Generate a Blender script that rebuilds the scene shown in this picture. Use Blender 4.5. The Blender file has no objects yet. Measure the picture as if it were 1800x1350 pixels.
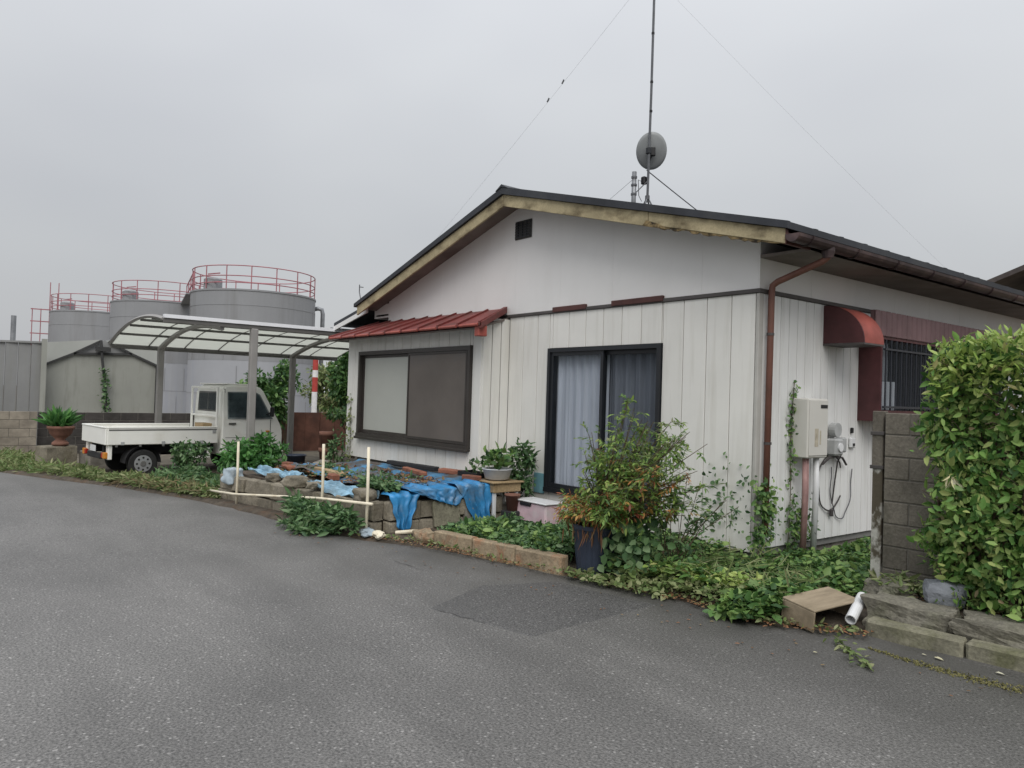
import bpy, bmesh, math, random
import numpy as np
from mathutils import Matrix, Vector
R = math.radians
rng = np.random.default_rng(7)
random.seed(7)
S = bpy.context.scene
COL = S.collection

# ------------------------------------------------------------------ camera
cam_d = bpy.data.cameras.new('camera'); cam = bpy.data.objects.new('camera', cam_d); COL.objects.link(cam)
pitch, roll, yaw = .0171, .031, -.9037
fw = Vector((math.sin(yaw)*math.cos(pitch), math.cos(yaw)*math.cos(pitch), math.sin(pitch)))
r0 = Vector((math.cos(yaw), -math.sin(yaw), 0)); u0 = r0.cross(fw)
rv = math.cos(roll)*r0 + math.sin(roll)*u0; uv = -math.sin(roll)*r0 + math.cos(roll)*u0
cam.matrix_world = Matrix(((rv.x, uv.x, -fw.x, 4.2776), (rv.y, uv.y, -fw.y, -6.358), (rv.z, uv.z, -fw.z, 1.5817), (0, 0, 0, 1)))
cam_d.sensor_width = 36; cam_d.lens = 36*1335.6/1800
cam_d.clip_start = .05; cam_d.clip_end = 1000
S.camera = cam
# ------------------------------------------------------------------ overcast sky and sun
SUN_EL, SUN_AZ = R(48), R(126)          # azimuth measured from +Y towards +X
w = bpy.data.worlds.new('World'); S.world = w; w.use_nodes = True
nt = w.node_tree; nt.nodes.clear()
def wn(t, **k):
    n = nt.nodes.new(t)
    for a, b in k.items(): setattr(n, a, b)
    return n
out = wn('ShaderNodeOutputWorld'); mixs = wn('ShaderNodeMixShader'); mixs.inputs[0].default_value = .9
bg1 = wn('ShaderNodeBackground'); bg2 = wn('ShaderNodeBackground')
sky = wn('ShaderNodeTexSky', sky_type='NISHITA'); sky.sun_disc = False
sky.sun_elevation = SUN_EL; sky.sun_rotation = SUN_AZ; sky.dust_density = 4; sky.air_density = 1.5
bg1.inputs[1].default_value = .08
nt.links.new(sky.outputs[0], bg1.inputs[0])
tc = wn('ShaderNodeTexCoord'); mp = wn('ShaderNodeMapping'); mp.inputs['Scale'].default_value = (1, 1, 2.2)
no = wn('ShaderNodeTexNoise'); no.inputs['Scale'].default_value = 1.7; no.inputs['Detail'].default_value = 3; no.inputs['Roughness'].default_value = .45
nt.links.new(tc.outputs['Generated'], mp.inputs[0]); nt.links.new(mp.outputs[0], no.inputs['Vector'])
cr = wn('ShaderNodeValToRGB')
cr.color_ramp.elements[0].position = .3; cr.color_ramp.elements[0].color = (.415, .426, .452, 1)
cr.color_ramp.elements[1].position = .72; cr.color_ramp.elements[1].color = (.500, .512, .526, 1)
nt.links.new(no.outputs['Fac'], cr.inputs[0])
sep = wn('ShaderNodeSeparateXYZ'); nt.links.new(tc.outputs['Generated'], sep.inputs[0])
mr = wn('ShaderNodeMapRange'); mr.inputs['From Min'].default_value = 0; mr.inputs['From Max'].default_value = 1
mr.inputs['To Min'].default_value = 1.0; mr.inputs['To Max'].default_value = 3.0       # an overcast sky is brighter overhead
pw = wn('ShaderNodeMath', operation='POWER'); pw.inputs[1].default_value = 1.8; pw.use_clamp = True
nt.links.new(sep.outputs[2], pw.inputs[0]); nt.links.new(pw.outputs[0], mr.inputs[0])
nt.links.new(cr.outputs[0], bg2.inputs[0]); nt.links.new(mr.outputs[0], bg2.inputs[1])
nt.links.new(bg1.outputs[0], mixs.inputs[1]); nt.links.new(bg2.outputs[0], mixs.inputs[2]); nt.links.new(mixs.outputs[0], out.inputs[0])
sd = bpy.data.lights.new('sun', 'SUN'); sd.energy = 1.5; sd.angle = R(40); sd.color = (1, .97, .92)
so = bpy.data.objects.new('sun', sd); COL.objects.link(so)
sv = Vector((math.sin(SUN_AZ)*math.cos(SUN_EL), math.cos(SUN_AZ)*math.cos(SUN_EL), math.sin(SUN_EL)))
so.rotation_euler = sv.to_track_quat('Z', 'Y').to_euler(); so.location = sv*30
vs = S.view_settings; vs.view_transform = 'Standard'; vs.look = 'None'; vs.exposure = .2; vs.gamma = 1

# ------------------------------------------------------------------ materials
MATS = {}
def M(name, col, rough=.75, var=.12, scale=6, bump=0., metal=0., stretch=(1, 1, 1), stain=None, st_amt=.5, st_scale=2.0,
      st_stretch=(1, 1, 1), st_lo=.5, st_hi=.7, rnd=0., fine=None, spec=.35):
    """base colour varied by noise, optional stain colour with its own noise mask, optional per-object variation"""
    m = bpy.data.materials.new(name); m.use_nodes = True; t = m.node_tree; L = t.links
    b = t.nodes['Principled BSDF']; b.inputs['Roughness'].default_value = rough; b.inputs['Metallic'].default_value = metal
    b.inputs['Specular IOR Level'].default_value = spec
    co = t.nodes.new('ShaderNodeTexCoord')
    def noise(sc, st, det=5):
        mp = t.nodes.new('ShaderNodeMapping'); mp.inputs['Scale'].default_value = st
        n = t.nodes.new('ShaderNodeTexNoise'); n.inputs['Scale'].default_value = sc; n.inputs['Detail'].default_value = det
        n.inputs['Roughness'].default_value = .6
        L.new(co.outputs['Object'], mp.inputs[0]); L.new(mp.outputs[0], n.inputs['Vector']); return n.outputs['Fac']
    n1 = noise(scale, stretch)
    r = t.nodes.new('ShaderNodeValToRGB')
    r.color_ramp.elements[0].position = .32; r.color_ramp.elements[1].position = .68
    r.color_ramp.elements[0].color = (*[c*(1-var) for c in col], 1); r.color_ramp.elements[1].color = (*[min(1, c*(1+var)) for c in col], 1)
    L.new(n1, r.inputs[0]); c = r.outputs[0]
    if stain:
        n2 = noise(st_scale, st_stretch, 8)
        k = t.nodes.new('ShaderNodeMapRange'); k.inputs['From Min'].default_value = st_lo; k.inputs['From Max'].default_value = st_hi
        k.inputs['To Max'].default_value = st_amt; L.new(n2, k.inputs[0])
        mx = t.nodes.new('ShaderNodeMix'); mx.data_type = 'RGBA'; L.new(k.outputs[0], mx.inputs[0]); L.new(c, mx.inputs[6])
        mx.inputs[7].default_value = (*stain, 1); c = mx.outputs[2]
    if fine:
        n3 = noise(fine[0], (1, 1, 1), 2)
        k = t.nodes.new('ShaderNodeMapRange'); k.inputs['From Min'].default_value = .3; k.inputs['From Max'].default_value = .7
        k.inputs['To Min'].default_value = 1-fine[1]; k.inputs['To Max'].default_value = 1+fine[1]; L.new(n3, k.inputs[0])
        mu = t.nodes.new('ShaderNodeVectorMath'); mu.operation = 'SCALE'; L.new(c, mu.inputs[0]); L.new(k.outputs[0], mu.inputs['Scale']); c = mu.outputs[0]
    if rnd:
        oi = t.nodes.new('ShaderNodeObjectInfo')
        k = t.nodes.new('ShaderNodeMapRange'); k.inputs['To Min'].default_value = 1-rnd; k.inputs['To Max'].default_value = 1+rnd
        L.new(oi.outputs['Random'], k.inputs[0])
        mu = t.nodes.new('ShaderNodeVectorMath'); mu.operation = 'SCALE'; L.new(c, mu.inputs[0]); L.new(k.outputs[0], mu.inputs['Scale']); c = mu.outputs[0]
    L.new(c, b.inputs['Base Color'])
    if bump:
        bn = t.nodes.new('ShaderNodeBump'); bn.inputs['Strength'].default_value = min(1, bump); bn.inputs['Distance'].default_value = .02
        L.new(noise(scale*4, stretch), bn.inputs['Height']); L.new(bn.outputs[0], b.inputs['Normal'])
    MATS[name] = m; return m
def LEAF(name, cols, rough=.45, trans=.25, spec=.4):
    """leaf colours picked per leaf (per mesh island)"""
    m = bpy.data.materials.new(name); m.use_nodes = True; t = m.node_tree; L = t.links
    b = t.nodes['Principled BSDF']; b.inputs['Roughness'].default_value = rough; b.inputs['Specular IOR Level'].default_value = spec
    g = t.nodes.new('ShaderNodeNewGeometry'); r = t.nodes.new('ShaderNodeValToRGB')
    oi = t.nodes.new('ShaderNodeObjectInfo'); ad = t.nodes.new('ShaderNodeMath'); ad.operation = 'ADD'
    fr = t.nodes.new('ShaderNodeMath'); fr.operation = 'FRACT'
    L.new(g.outputs['Random Per Island'], ad.inputs[0]); L.new(oi.outputs['Random'], ad.inputs[1]); L.new(ad.outputs[0], fr.inputs[0])
    e = r.color_ramp.elements
    while len(e) < len(cols): e.new(.5)
    for i, c in enumerate(cols):
        e[i].position = i/(len(cols)-1); e[i].color = (*c, 1)
    L.new(fr.outputs[0], r.inputs[0]); L.new(r.outputs[0], b.inputs['Base Color'])
    tr = t.nodes.new('ShaderNodeBsdfTranslucent'); L.new(r.outputs[0], tr.inputs[0])
    mx = t.nodes.new('ShaderNodeMixShader'); mx.inputs[0].default_value = trans
    o = t.nodes['Material Output']; L.new(b.outputs[0], mx.inputs[1]); L.new(tr.outputs[0], mx.inputs[2]); L.new(mx.outputs[0], o.inputs[0])
    MATS[name] = m; return m
def GLASS(name, tint=(.8, .85, .85), keep=.55, rough=.02):
    m = bpy.data.materials.new(name); m.use_nodes = True; t = m.node_tree; L = t.links
    b = t.nodes['Principled BSDF']; b.inputs['Base Color'].default_value = (.02, .025, .03, 1); b.inputs['Roughness'].default_value = rough
    b.inputs['Specular IOR Level'].default_value = .5
    tr = t.nodes.new('ShaderNodeBsdfTransparent'); tr.inputs[0].default_value = (*tint, 1)
    mx = t.nodes.new('ShaderNodeMixShader'); mx.inputs[0].default_value = keep
    L.new(b.outputs[0], mx.inputs[1]); L.new(tr.outputs[0], mx.inputs[2]); L.new(mx.outputs[0], t.nodes['Material Output'].inputs[0])
    MATS[name] = m; return m
def asphalt(name, col, speck=.5, dirt=False):
    """worn asphalt: broad tone patches, coarse grain and pale chips of aggregate"""
    m = M(name, col, .60, .12, .5, 0, fine=(70, .62), stain=tuple(c*.74 for c in col), st_amt=.75, st_scale=.42, st_lo=.46, st_hi=.68, spec=.7)
    t = m.node_tree; L = t.links; b = t.nodes['Principled BSDF']; src = b.inputs['Base Color'].links[0].from_socket
    co = t.nodes.new('ShaderNodeTexCoord')
    def mul(x, y, op='MULTIPLY'):
        q = t.nodes.new('ShaderNodeMath'); q.operation = op; L.new(x, q.inputs[0]); L.new(y, q.inputs[1]); return q.outputs[0]
    def mrange(x, a, b_, c, d):
        k = t.nodes.new('ShaderNodeMapRange'); k.inputs['From Min'].default_value = a; k.inputs['From Max'].default_value = b_
        k.inputs['To Min'].default_value = c; k.inputs['To Max'].default_value = d; L.new(x, k.inputs[0]); return k.outputs[0]
    c = src
    for sc, lo, colr, amt in ((46, .80, (.40, .39, .375), speck), (95, .72, (.33, .32, .31), speck*.8), (60, .78, (.04, .038, .037), .6)):
        v = t.nodes.new('ShaderNodeTexVoronoi'); v.inputs['Scale'].default_value = sc
        mp = t.nodes.new('ShaderNodeMapping'); mp.inputs['Location'].default_value = (sc*.13, sc*.07, 0); L.new(co.outputs['Object'], mp.inputs[0]); L.new(mp.outputs[0], v.inputs['Vector'])
        sx = t.nodes.new('ShaderNodeSeparateColor'); L.new(v.outputs['Color'], sx.inputs[0])
        k = mul(mrange(sx.outputs[0], lo, 1, 0, amt), mrange(v.outputs['Distance'], .22, .42, 1, 0))
        mx = t.nodes.new('ShaderNodeMix'); mx.data_type = 'RGBA'; L.new(k, mx.inputs[0]); L.new(c, mx.inputs[6]); mx.inputs[7].default_value = (*colr, 1); c = mx.outputs[2]
    if dirt:      # damp grime and moss film collected along the verge, ragged with noise
        at = t.nodes.new('ShaderNodeAttribute'); at.attribute_name = 'grime'
        n = t.nodes.new('ShaderNodeTexNoise'); n.inputs['Scale'].default_value = 1.3; n.inputs['Detail'].default_value = 8; L.new(co.outputs['Object'], n.inputs['Vector'])
        k = mul(at.outputs['Fac'], mrange(n.outputs['Fac'], .3, .62, .25, 1))
        mx = t.nodes.new('ShaderNodeMix'); mx.data_type = 'RGBA'; L.new(k, mx.inputs[0]); L.new(c, mx.inputs[6]); mx.inputs[7].default_value = (.058, .056, .050, 1); c = mx.outputs[2]
        # pale tyre-polished drift and old stains
        n = t.nodes.new('ShaderNodeTexNoise'); n.inputs['Scale'].default_value = .55; n.inputs['Detail'].default_value = 6; n.inputs['Distortion'].default_value = .8
        mp = t.nodes.new('ShaderNodeMapping'); mp.inputs['Scale'].default_value = (.5, 1.6, 1); mp.inputs['Rotation'].default_value = (0, 0, .25); L.new(co.outputs['Object'], mp.inputs[0]); L.new(mp.outputs[0], n.inputs['Vector'])
        mu = t.nodes.new('ShaderNodeVectorMath'); mu.operation = 'SCALE'; L.new(c, mu.inputs[0]); L.new(mrange(n.outputs['Fac'], .3, .7, .74, 1.28), mu.inputs['Scale']); c = mu.outputs[0]
    L.new(c, b.inputs['Base Color'])
    n = t.nodes.new('ShaderNodeTexNoise'); n.inputs['Scale'].default_value = 110; n.inputs['Detail'].default_value = 3; L.new(co.outputs['Object'], n.inputs['Vector'])
    bn = t.nodes.new('ShaderNodeBump'); bn.inputs['Strength'].default_value = .6; bn.inputs['Distance'].default_value = .006
    L.new(n.outputs['Fac'], bn.inputs['Height']); L.new(bn.outputs[0], b.inputs['Normal'])
    return m

asphalt('asphalt', (.120, .116, .111), .72, True); asphalt('asphalt_patch', (.075, .073, .071), .45)
M('tar', (.06, .058, .057), .8); M('soil', (.075, .062, .048), .95, .4, 9, .6, stain=(.13, .075, .045), st_amt=.6, st_scale=5)
M('ground', (.12, .105, .08), .95, .35, 3, .4); M('moss', (.13, .13, .055), .95, .4, 20, .6)
M('siding', (.72, .71, .675), .55, .04, 1.5, stain=(.44, .42, .36), st_amt=.38, st_scale=1.6, st_stretch=(7, 7, .55), st_lo=.5, st_hi=.78, rnd=.035)
M('siding_side', (.72, .725, .715), .55, .04, 1.5, stain=(.38, .37, .33), st_amt=.42, st_scale=1.6, st_stretch=(7, 7, .5), st_lo=.48, st_hi=.78, rnd=.04)
M('gable_white', (.745, .735, .725), .7, .03, 1.2, stain=(.52, .49, .45), st_amt=.15, st_scale=1.1, st_stretch=(2.5, 2.5, .8), st_lo=.52, st_hi=.8, rnd=.004)
M('wall_core', (.20, .20, .19), .9, .1, 4); M('dark_inside', (.02, .02, .022), .9, .1, 3)
M('footing', (.22, .205, .18), .9, .3, 6, .4, stain=(.08, .07, .05), st_amt=.7)
M('fascia', (.385, .325, .20), .8, .22, 3, .2, stain=(.10, .075, .04), st_amt=1, st_scale=2.6, st_stretch=(1, 1, 2.0), st_lo=.50, st_hi=.70, fine=(60, .12))
M('fascia_rot', (.24, .175, .085), .85, .4, 9, .4, stain=(.02, .015, .01), st_amt=1, st_scale=8, st_lo=.45, st_hi=.6)
M('roof_black', (.032, .035, .042), .6, .25, 3, stain=(.09, .09, .085), st_amt=.3); M('soffit', (.19, .165, .15), .85, .2, 4, stain=(.07, .055, .045), st_amt=.6)
M('gutter_brown', (.045, .030, .031), .45, .3, 4, stain=(.20, .13, .12), st_amt=.5, st_scale=3, st_stretch=(1, 1, 1))
M('pipe_brown', (.18, .082, .062), .5, .2, 3, stain=(.12, .07, .055), st_amt=.6)
M('trim_dark', (.075, .068, .066), .55, .2, 4); M('trim_brown', (.085, .034, .030), .6, .25, 5)
M('corner_grey', (.42, .41, .385), .6, .15, 2, stain=(.25, .23, .2), st_amt=.5, st_stretch=(4, 4, .4))
M('red_roof', (.165, .038, .034), .55, .25, 2.5, stain=(.11, .05, .042), st_amt=.9, st_scale=4); M('red_fade', (.30, .075, .058), .55, .25, 5, stain=(.2, .07, .06), st_amt=.5)
M('maroon', (.075, .026, .028), .5, .25, 4); M('maroon_sheet', (.155, .095, .10), .6, .2, 3)
M('sash_black', (.018, .020, .024), .35, .1, 4); M('sash_brown', (.042, .036, .032), .35, .15, 4)
M('frost', (.40, .41, .375), .28, .06, .9, spec=.5); M('screen', (.135, .118, .105), .6, .18, .8, stain=(.085, .09, .1), st_amt=.7, st_scale=.8)
M('curtain_white', (.74, .75, .80), .9, .1, 3, stretch=(6, 6, .3)); M('curtain_grey', (.24, .25, .28), .9, .15, 3, stretch=(6, 6, .3))
GLASS('glass', (.92, .94, .96), .86); GLASS('car_glass', (.75, .82, .85), .62, .02)
M('grille', (.05, .05, .048), .7, .3, 30); M('bars', (.03, .033, .042), .4, .1, 5)
M('heater', (.58, .57, .53), .45, .05, 2, stain=(.4, .37, .31), st_amt=.4, st_stretch=(3, 3, .5)); M('heater_side', (.58, .57, .53), .45, .05, 2)
M('meter_grey', (.36, .37, .37), .5, .2, 6); M('black_plastic', (.015, .015, .017), .45); M('label_tan', (.42, .38, .3), .6, .2, 20)
M('pvc_white', (.66, .67, .68), .4, .06, 4, stain=(.4, .38, .33), st_amt=.4, st_scale=3); M('lag_pink', (.33, .20, .19), .8, .25, 6)
M('cable', (.05, .045, .045), .6); M('teal', (.16, .34, .40), .7, .25, 4)
M('galv', (.25, .26, .275), .45, .18, 5, metal=.5); M('mast', (.12, .125, .135), .5, .25, 9, metal=.3); M('dish', (.30, .315, .32), .5, .1, 5)
M('wire', (.40, .41, .43), .6); M('wire_dark', (.10, .10, .11), .5)
M('cmu', (.165, .148, .122), .95, .25, 3, .5, stain=(.07, .075, .05), st_amt=.75, st_scale=1.8, st_stretch=(1, 1, .6), rnd=.12, fine=(55, .2))
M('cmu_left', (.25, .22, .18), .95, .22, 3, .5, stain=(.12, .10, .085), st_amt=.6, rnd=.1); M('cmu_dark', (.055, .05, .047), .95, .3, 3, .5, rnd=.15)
M('bed_block', (.215, .192, .150), .95, .3, 5, .6, stain=(.12, .105, .065), st_amt=.8, st_scale=3, rnd=.18, fine=(45, .2))
M('mortar', (.16, .15, .13), .95, .2, 8)
M('post_paint', (.55, .54, .49), .8, .12, 6, .3, stain=(.10, .085, .06), st_amt=1, st_scale=3.5, st_stretch=(1, 1, .7), st_lo=.48, st_hi=.54)
M('stone_grey', (.17, .16, .13), .95, .3, 4, .9, stain=(.075, .08, .045), st_amt=.8, st_scale=4, fine=(40, .25)); M('stone_blue', (.22, .235, .26), .9, .2, 5, .6)
M('kerb_moss', (.20, .19, .14), .95, .25, 5, .5, stain=(.10, .105, .045), st_amt=.85, st_scale=3, fine=(50, .2))
M('kerb_rust', (.27, .215, .145), .95, .3, 5, .5, stain=(.30, .115, .05), st_amt=.8, st_scale=3.0, st_stretch=(2, 2, 1.2), st_lo=.50, st_hi=.72, fine=(50, .2))
M('tarp', (.03, .20, .43), .4, .35, 4, .3, stain=(.12, .15, .17), st_amt=.85, st_scale=3, spec=.5); M('tarp_pale', (.26, .43, .55), .45, .3, 6, .3, stain=(.13, .16, .17), st_amt=.75, st_scale=4)
M('tarp_dirty', (.06, .19, .33), .5, .35, 4, stain=(.085, .065, .048), st_amt=.95, st_scale=2.4, st_lo=.42, st_hi=.56)
M('brick_red', (.24, .10, .065), .9, .25, 6, .4, rnd=.15); M('terracotta', (.19, .095, .070), .85, .2, 5, stain=(.2, .1, .07), st_amt=.5)
M('wood_tan', (.36, .265, .15), .8, .25, 4, .2, stretch=(1, 8, 8), stain=(.17, .10, .05), st_amt=.6); M('wood_box', (.29, .235, .165), .85, .2, 4, .2, stretch=(6, 1, 6), stain=(.15, .12, .075), st_amt=.6)
M('pole_cream', (.72, .66, .52), .6, .12, 5, stain=(.42, .33, .2), st_amt=.6, st_scale=4)
M('pot_navy', (.035, .045, .07), .4, .15, 5); M('basin', (.52, .54, .56), .4, .1, 6); M('pink_plastic', (.60, .44, .48), .5, .2, 6, stain=(.55, .52, .52), st_amt=.8, st_scale=5)
M('bag_pale', (.34, .41, .46), .45, .3, 6, stain=(.2, .19, .16), st_amt=.7)
M('truck_white', (.86, .86, .82), .3, .04, 2, stain=(.5, .47, .4), st_amt=.35, st_scale=2, spec=.5); M('cab_dark', (.16, .185, .19), .6, .6, 3); M('seam', (.12, .12, .115), .7)
M('rubber', (.022, .022, .022), .85); M('steel_wheel', (.38, .39, .40), .4, .12, 8, metal=.4); M('amber', (.55, .22, .04), .3, .1); M('lens_red', (.35, .03, .02), .3, .1); M('lens_clear', (.6, .62, .62), .2, .1)
M('chassis', (.025, .025, .027), .8)
M('alu_post', (.27, .26, .25), .45, .1, 3); M('alu_dark', (.12, .116, .11), .5, .1, 3); M('alu_bright', (.78, .79, .82), .4, .05, 3)
M('tank', (.262, .268, .28), .55, .07, .35, stain=(.19, .19, .19), st_amt=.7, st_scale=.3, st_stretch=(4, 4, .3)); M('tank_low', (.335, .345, .370), .5, .06, .4, stain=(.30, .32, .38), st_amt=.6, st_scale=.35, st_stretch=(6, 6, .3))
M('rail_pink', (.36, .15, .17), .6, .2, 2); M('sheet_grey', (.25, .252, .25), .55, .12, .8, stain=(.24, .24, .225), st_amt=.6, st_stretch=(1, 4, .4)); M('shed_wall', (.30, .305, .275), .7, .1, .7, stain=(.22, .22, .19), st_amt=.6, st_stretch=(1, 3, .5))
M('shed_pale', (.40, .41, .385), .7, .08, .8); M('shed_dark', (.045, .045, .045), .7)
M('rust_sheet', (.11, .05, .035), .85, .35, 3, stain=(.05, .03, .025), st_amt=.8); M('paint_red', (.42, .06, .05), .5); M('paint_white', (.72, .72, .72), .5)
M('bark', (.10, .075, .05), .95, .3, 12, .5); M('stem_green', (.10, .13, .05), .7); M('roof_tile_brown', (.09, .075, .07), .7, .3, 4); M('neighbour_wall', (.45, .38, .25), .8, .1, 2)
# polycarbonate roof sheet of the carport: lets the sky through
pc = M('polycarb', (.62, .62, .56), .35, .06, 2); t = pc.node_tree; tb = t.nodes.new('ShaderNodeBsdfTranslucent'); tb.inputs[0].default_value = (.78, .79, .75, 1)
mx = t.nodes.new('ShaderNodeMixShader'); mx.inputs[0].default_value = .72
t.links.new(t.nodes['Principled BSDF'].outputs[0], mx.inputs[1]); t.links.new(tb.outputs[0], mx.inputs[2]); t.links.new(mx.outputs[0], t.nodes['Material Output'].inputs[0])
LEAF('hedge_leaf', [(.03, .075, .02), (.07, .17, .04), (.13, .27, .06), (.21, .36, .09), (.30, .43, .13), (.09, .20, .05), (.40, .46, .16), (.17, .27, .09)], .5, .3, .3)
LEAF('hedge_new', [(.20, .32, .07), (.30, .42, .10), (.40, .48, .15), (.24, .36, .08), (.44, .40, .18)], .42, .3)
LEAF('ivy_leaf', [(.03, .07, .025), (.06, .14, .04), (.11, .22, .06), (.17, .29, .08), (.25, .36, .11), (.08, .16, .06)], .5, .25)
LEAF('weed_light', [(0.098, 0.168, 0.049), (0.168, 0.238, 0.084), (0.238, 0.280, 0.126), (0.308, 0.322, 0.168), (0.140, 0.210, 0.056)], .6, .3)
LEAF('weed_dark', [(0.043, 0.102, 0.043), (0.076, 0.153, 0.060), (0.119, 0.221, 0.085), (0.187, 0.272, 0.136)], .5, .25)
LEAF('nandina_green', [(.05, .11, .03), (.11, .22, .05), (.20, .33, .07), (.30, .40, .10), (.09, .18, .045), (.36, .40, .12)], .45, .3)
LEAF('nandina_rust', [(.18, .25, .06), (.36, .12, .06), (.48, .30, .08), (.50, .22, .07), (.26, .07, .045), (.42, .36, .12), (.2, .05, .04)], .5, .3)
LEAF('bush_leaf', [(0.036, 0.090, 0.036), (0.063, 0.144, 0.045), (0.108, 0.216, 0.063), (0.180, 0.306, 0.090)], .5, .3)
LEAF('litter_leaf', [(.20, .10, .05), (.28, .13, .06), (.13, .07, .035), (.30, .22, .10)], .8, .1); LEAF('pale_leaf', [(.5, .47, .25), (.6, .58, .45), (.45, .4, .2)], .6, .1)
LEAF('dry_leaf', [(.20, .16, .09), (.28, .22, .12), (.14, .11, .06), (.17, .18, .08)], .8, .1)
LEAF('moss_leaf', [(.10, .10, .035), (.16, .15, .06), (.22, .20, .09), (.13, .13, .05)], .9, .1, .2)
LEAF('aspidistra', [(0.053, 0.150, 0.045), (0.090, 0.240, 0.068), (0.150, 0.330, 0.090)], .4, .3)

# ------------------------------------------------------------------ mesh helpers
def W(o):
    m = o.matrix_basis.copy()
    return W(o.parent) @ o.matrix_parent_inverse @ m if o.parent else m
def link(o, parent=None, local=False):
    COL.objects.link(o)
    if parent:
        o.parent = parent
        if not local: o.matrix_parent_inverse = W(parent).inverted()
    return o
def tag(o, label=None, cat=None, group=None, kind=None):
    if label: o['label'] = label
    if cat: o['category'] = cat
    if group: o['group'] = group
    if kind: o['kind'] = kind
    return o
def thing(name, loc, label, cat, group=None, rz=0):
    o = bpy.data.objects.new(name, None); o.empty_display_size = .1; COL.objects.link(o)
    o.location = loc; o.rotation_euler = (0, 0, rz)
    return tag(o, label, cat, group)
class MB:
    def __init__(s): s.v = []; s.f = []
    def add(s, vs, fs):
        n = len(s.v); s.v += [tuple(p) for p in vs]; s.f += [tuple(i+n for i in f) for f in fs]; return s
    def box(s, x0, x1, y0, y1, z0, z1):
        return s.hexa([(x0, y0, z0), (x1, y0, z0), (x1, y1, z0), (x0, y1, z0), (x0, y0, z1), (x1, y0, z1), (x1, y1, z1), (x0, y1, z1)])
    def hexa(s, v): return s.add(v, [(3, 2, 1, 0), (4, 5, 6, 7), (0, 1, 5, 4), (1, 2, 6, 5), (2, 3, 7, 6), (3, 0, 4, 7)])
    def obox(s, c, sz, rz=0, rx=0, ry=0):
        m = Matrix.Translation(c) @ Matrix.Rotation(rz, 4, 'Z') @ Matrix.Rotation(ry, 4, 'Y') @ Matrix.Rotation(rx, 4, 'X')
        a, b, d = sz[0]/2, sz[1]/2, sz[2]/2
        return s.hexa([m @ Vector(p) for p in ((-a, -b, -d), (a, -b, -d), (a, b, -d), (-a, b, -d), (-a, -b, d), (a, -b, d), (a, b, d), (-a, b, d))])
    def bar(s, p, q, wd, h):
        """rectangular bar from p to q, wd wide (horizontal) and h high"""
        p = Vector(p); q = Vector(q); d = (q-p).normalized(); up = Vector((0, 0, 1))
        if abs(d.z) > .99: up = Vector((1, 0, 0))
        x = d.cross(up).normalized()*wd/2; u = x.cross(d).normalized()*h/2
        return s.hexa([p-x-u, p+x-u, q+x-u, q-x-u, p-x+u, p+x+u, q+x+u, q-x+u])
    def tube(s, pts, r, n=8, cap=True, closed=False):
        pts = [Vector(p) for p in pts]; k = len(pts); rs = r if hasattr(r, '__len__') else [r]*k
        rings = []; last = None
        for i, p in enumerate(pts):
            if closed: d = pts[(i+1) % k]-pts[i-1]
            else: d = pts[min(i+1, k-1)]-pts[max(i-1, 0)]
            d.normalize()
            if last is None: a = Vector((0, 0, 1)) if abs(d.z) < .9 else Vector((1, 0, 0))
            else: a = last
            x = (a-d*a.dot(d)).normalized(); last = x; y = d.cross(x)
            rings.append([p+(x*math.cos(2*math.pi*j/n)+y*math.sin(2*math.pi*j/n))*rs[i] for j in range(n)])
        v = [q for g in rings for q in g]; f = []
        for i in range(k if closed else k-1):
            a, b = i*n, ((i+1) % k)*n
            f += [(a+j, a+(j+1) % n, b+(j+1) % n, b+j) for j in range(n)]
        if cap and not closed: f += [tuple(range(n-1, -1, -1)), tuple((k-1)*n+j for j in range(n))]
        return s.add(v, f)
    def lathe(s, prof, c, n=20):
        v = []; f = []
        for r, z in prof: v += [(c[0]+r*math.cos(2*math.pi*j/n), c[1]+r*math.sin(2*math.pi*j/n), c[2]+z) for j in range(n)]
        for i in range(len(prof)-1):
            f += [(i*n+j, i*n+(j+1) % n, (i+1)*n+(j+1) % n, (i+1)*n+j) for j in range(n)]
        if prof[0][0] > 1e-6: f.append(tuple(range(n-1, -1, -1)))
        if prof[-1][0] > 1e-6: f.append(tuple((len(prof)-1)*n+j for j in range(n)))
        return s.add(v, f)
    def prism(s, poly, ax, a, b):
        """polygon (two coords) extruded along axis ax from a to b"""
        def P(p, t): return {'x': (t, p[0], p[1]), 'y': (p[0], t, p[1]), 'z': (p[0], p[1], t)}[ax]
        n = len(poly)
        return s.add([P(p, a) for p in poly]+[P(p, b) for p in poly], [tuple(range(n-1, -1, -1)), tuple(range(n, 2*n))]+[(i, (i+1) % n, n+(i+1) % n, n+i) for i in range(n)])
    def build(s, name, mat, parent=None, smooth=False, bevel=0, local=False, jit=0, segs=1):
        me = bpy.data.meshes.new(name); me.from_pydata(s.v, [], s.f)
        bm = bmesh.new(); bm.from_mesh(me)
        bmesh.ops.recalc_face_normals(bm, faces=bm.faces)
        if bevel: bmesh.ops.bevel(bm, geom=list(bm.edges), offset=bevel, segments=segs, affect='EDGES', clamp_overlap=True)
        if jit:
            for q in bm.verts: q.co += Vector((random.uniform(-jit, jit) for _ in range(3)))
        bm.to_mesh(me); bm.free()
        if smooth: me.shade_smooth()
        me.materials.append(MATS[mat])
        return link(bpy.data.objects.new(name, me), parent, local)
def box(name, mat, parent, *a, bevel=0): return MB().box(*a).build(name, mat, parent, bevel=bevel)
from mathutils import noise as mn
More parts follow.
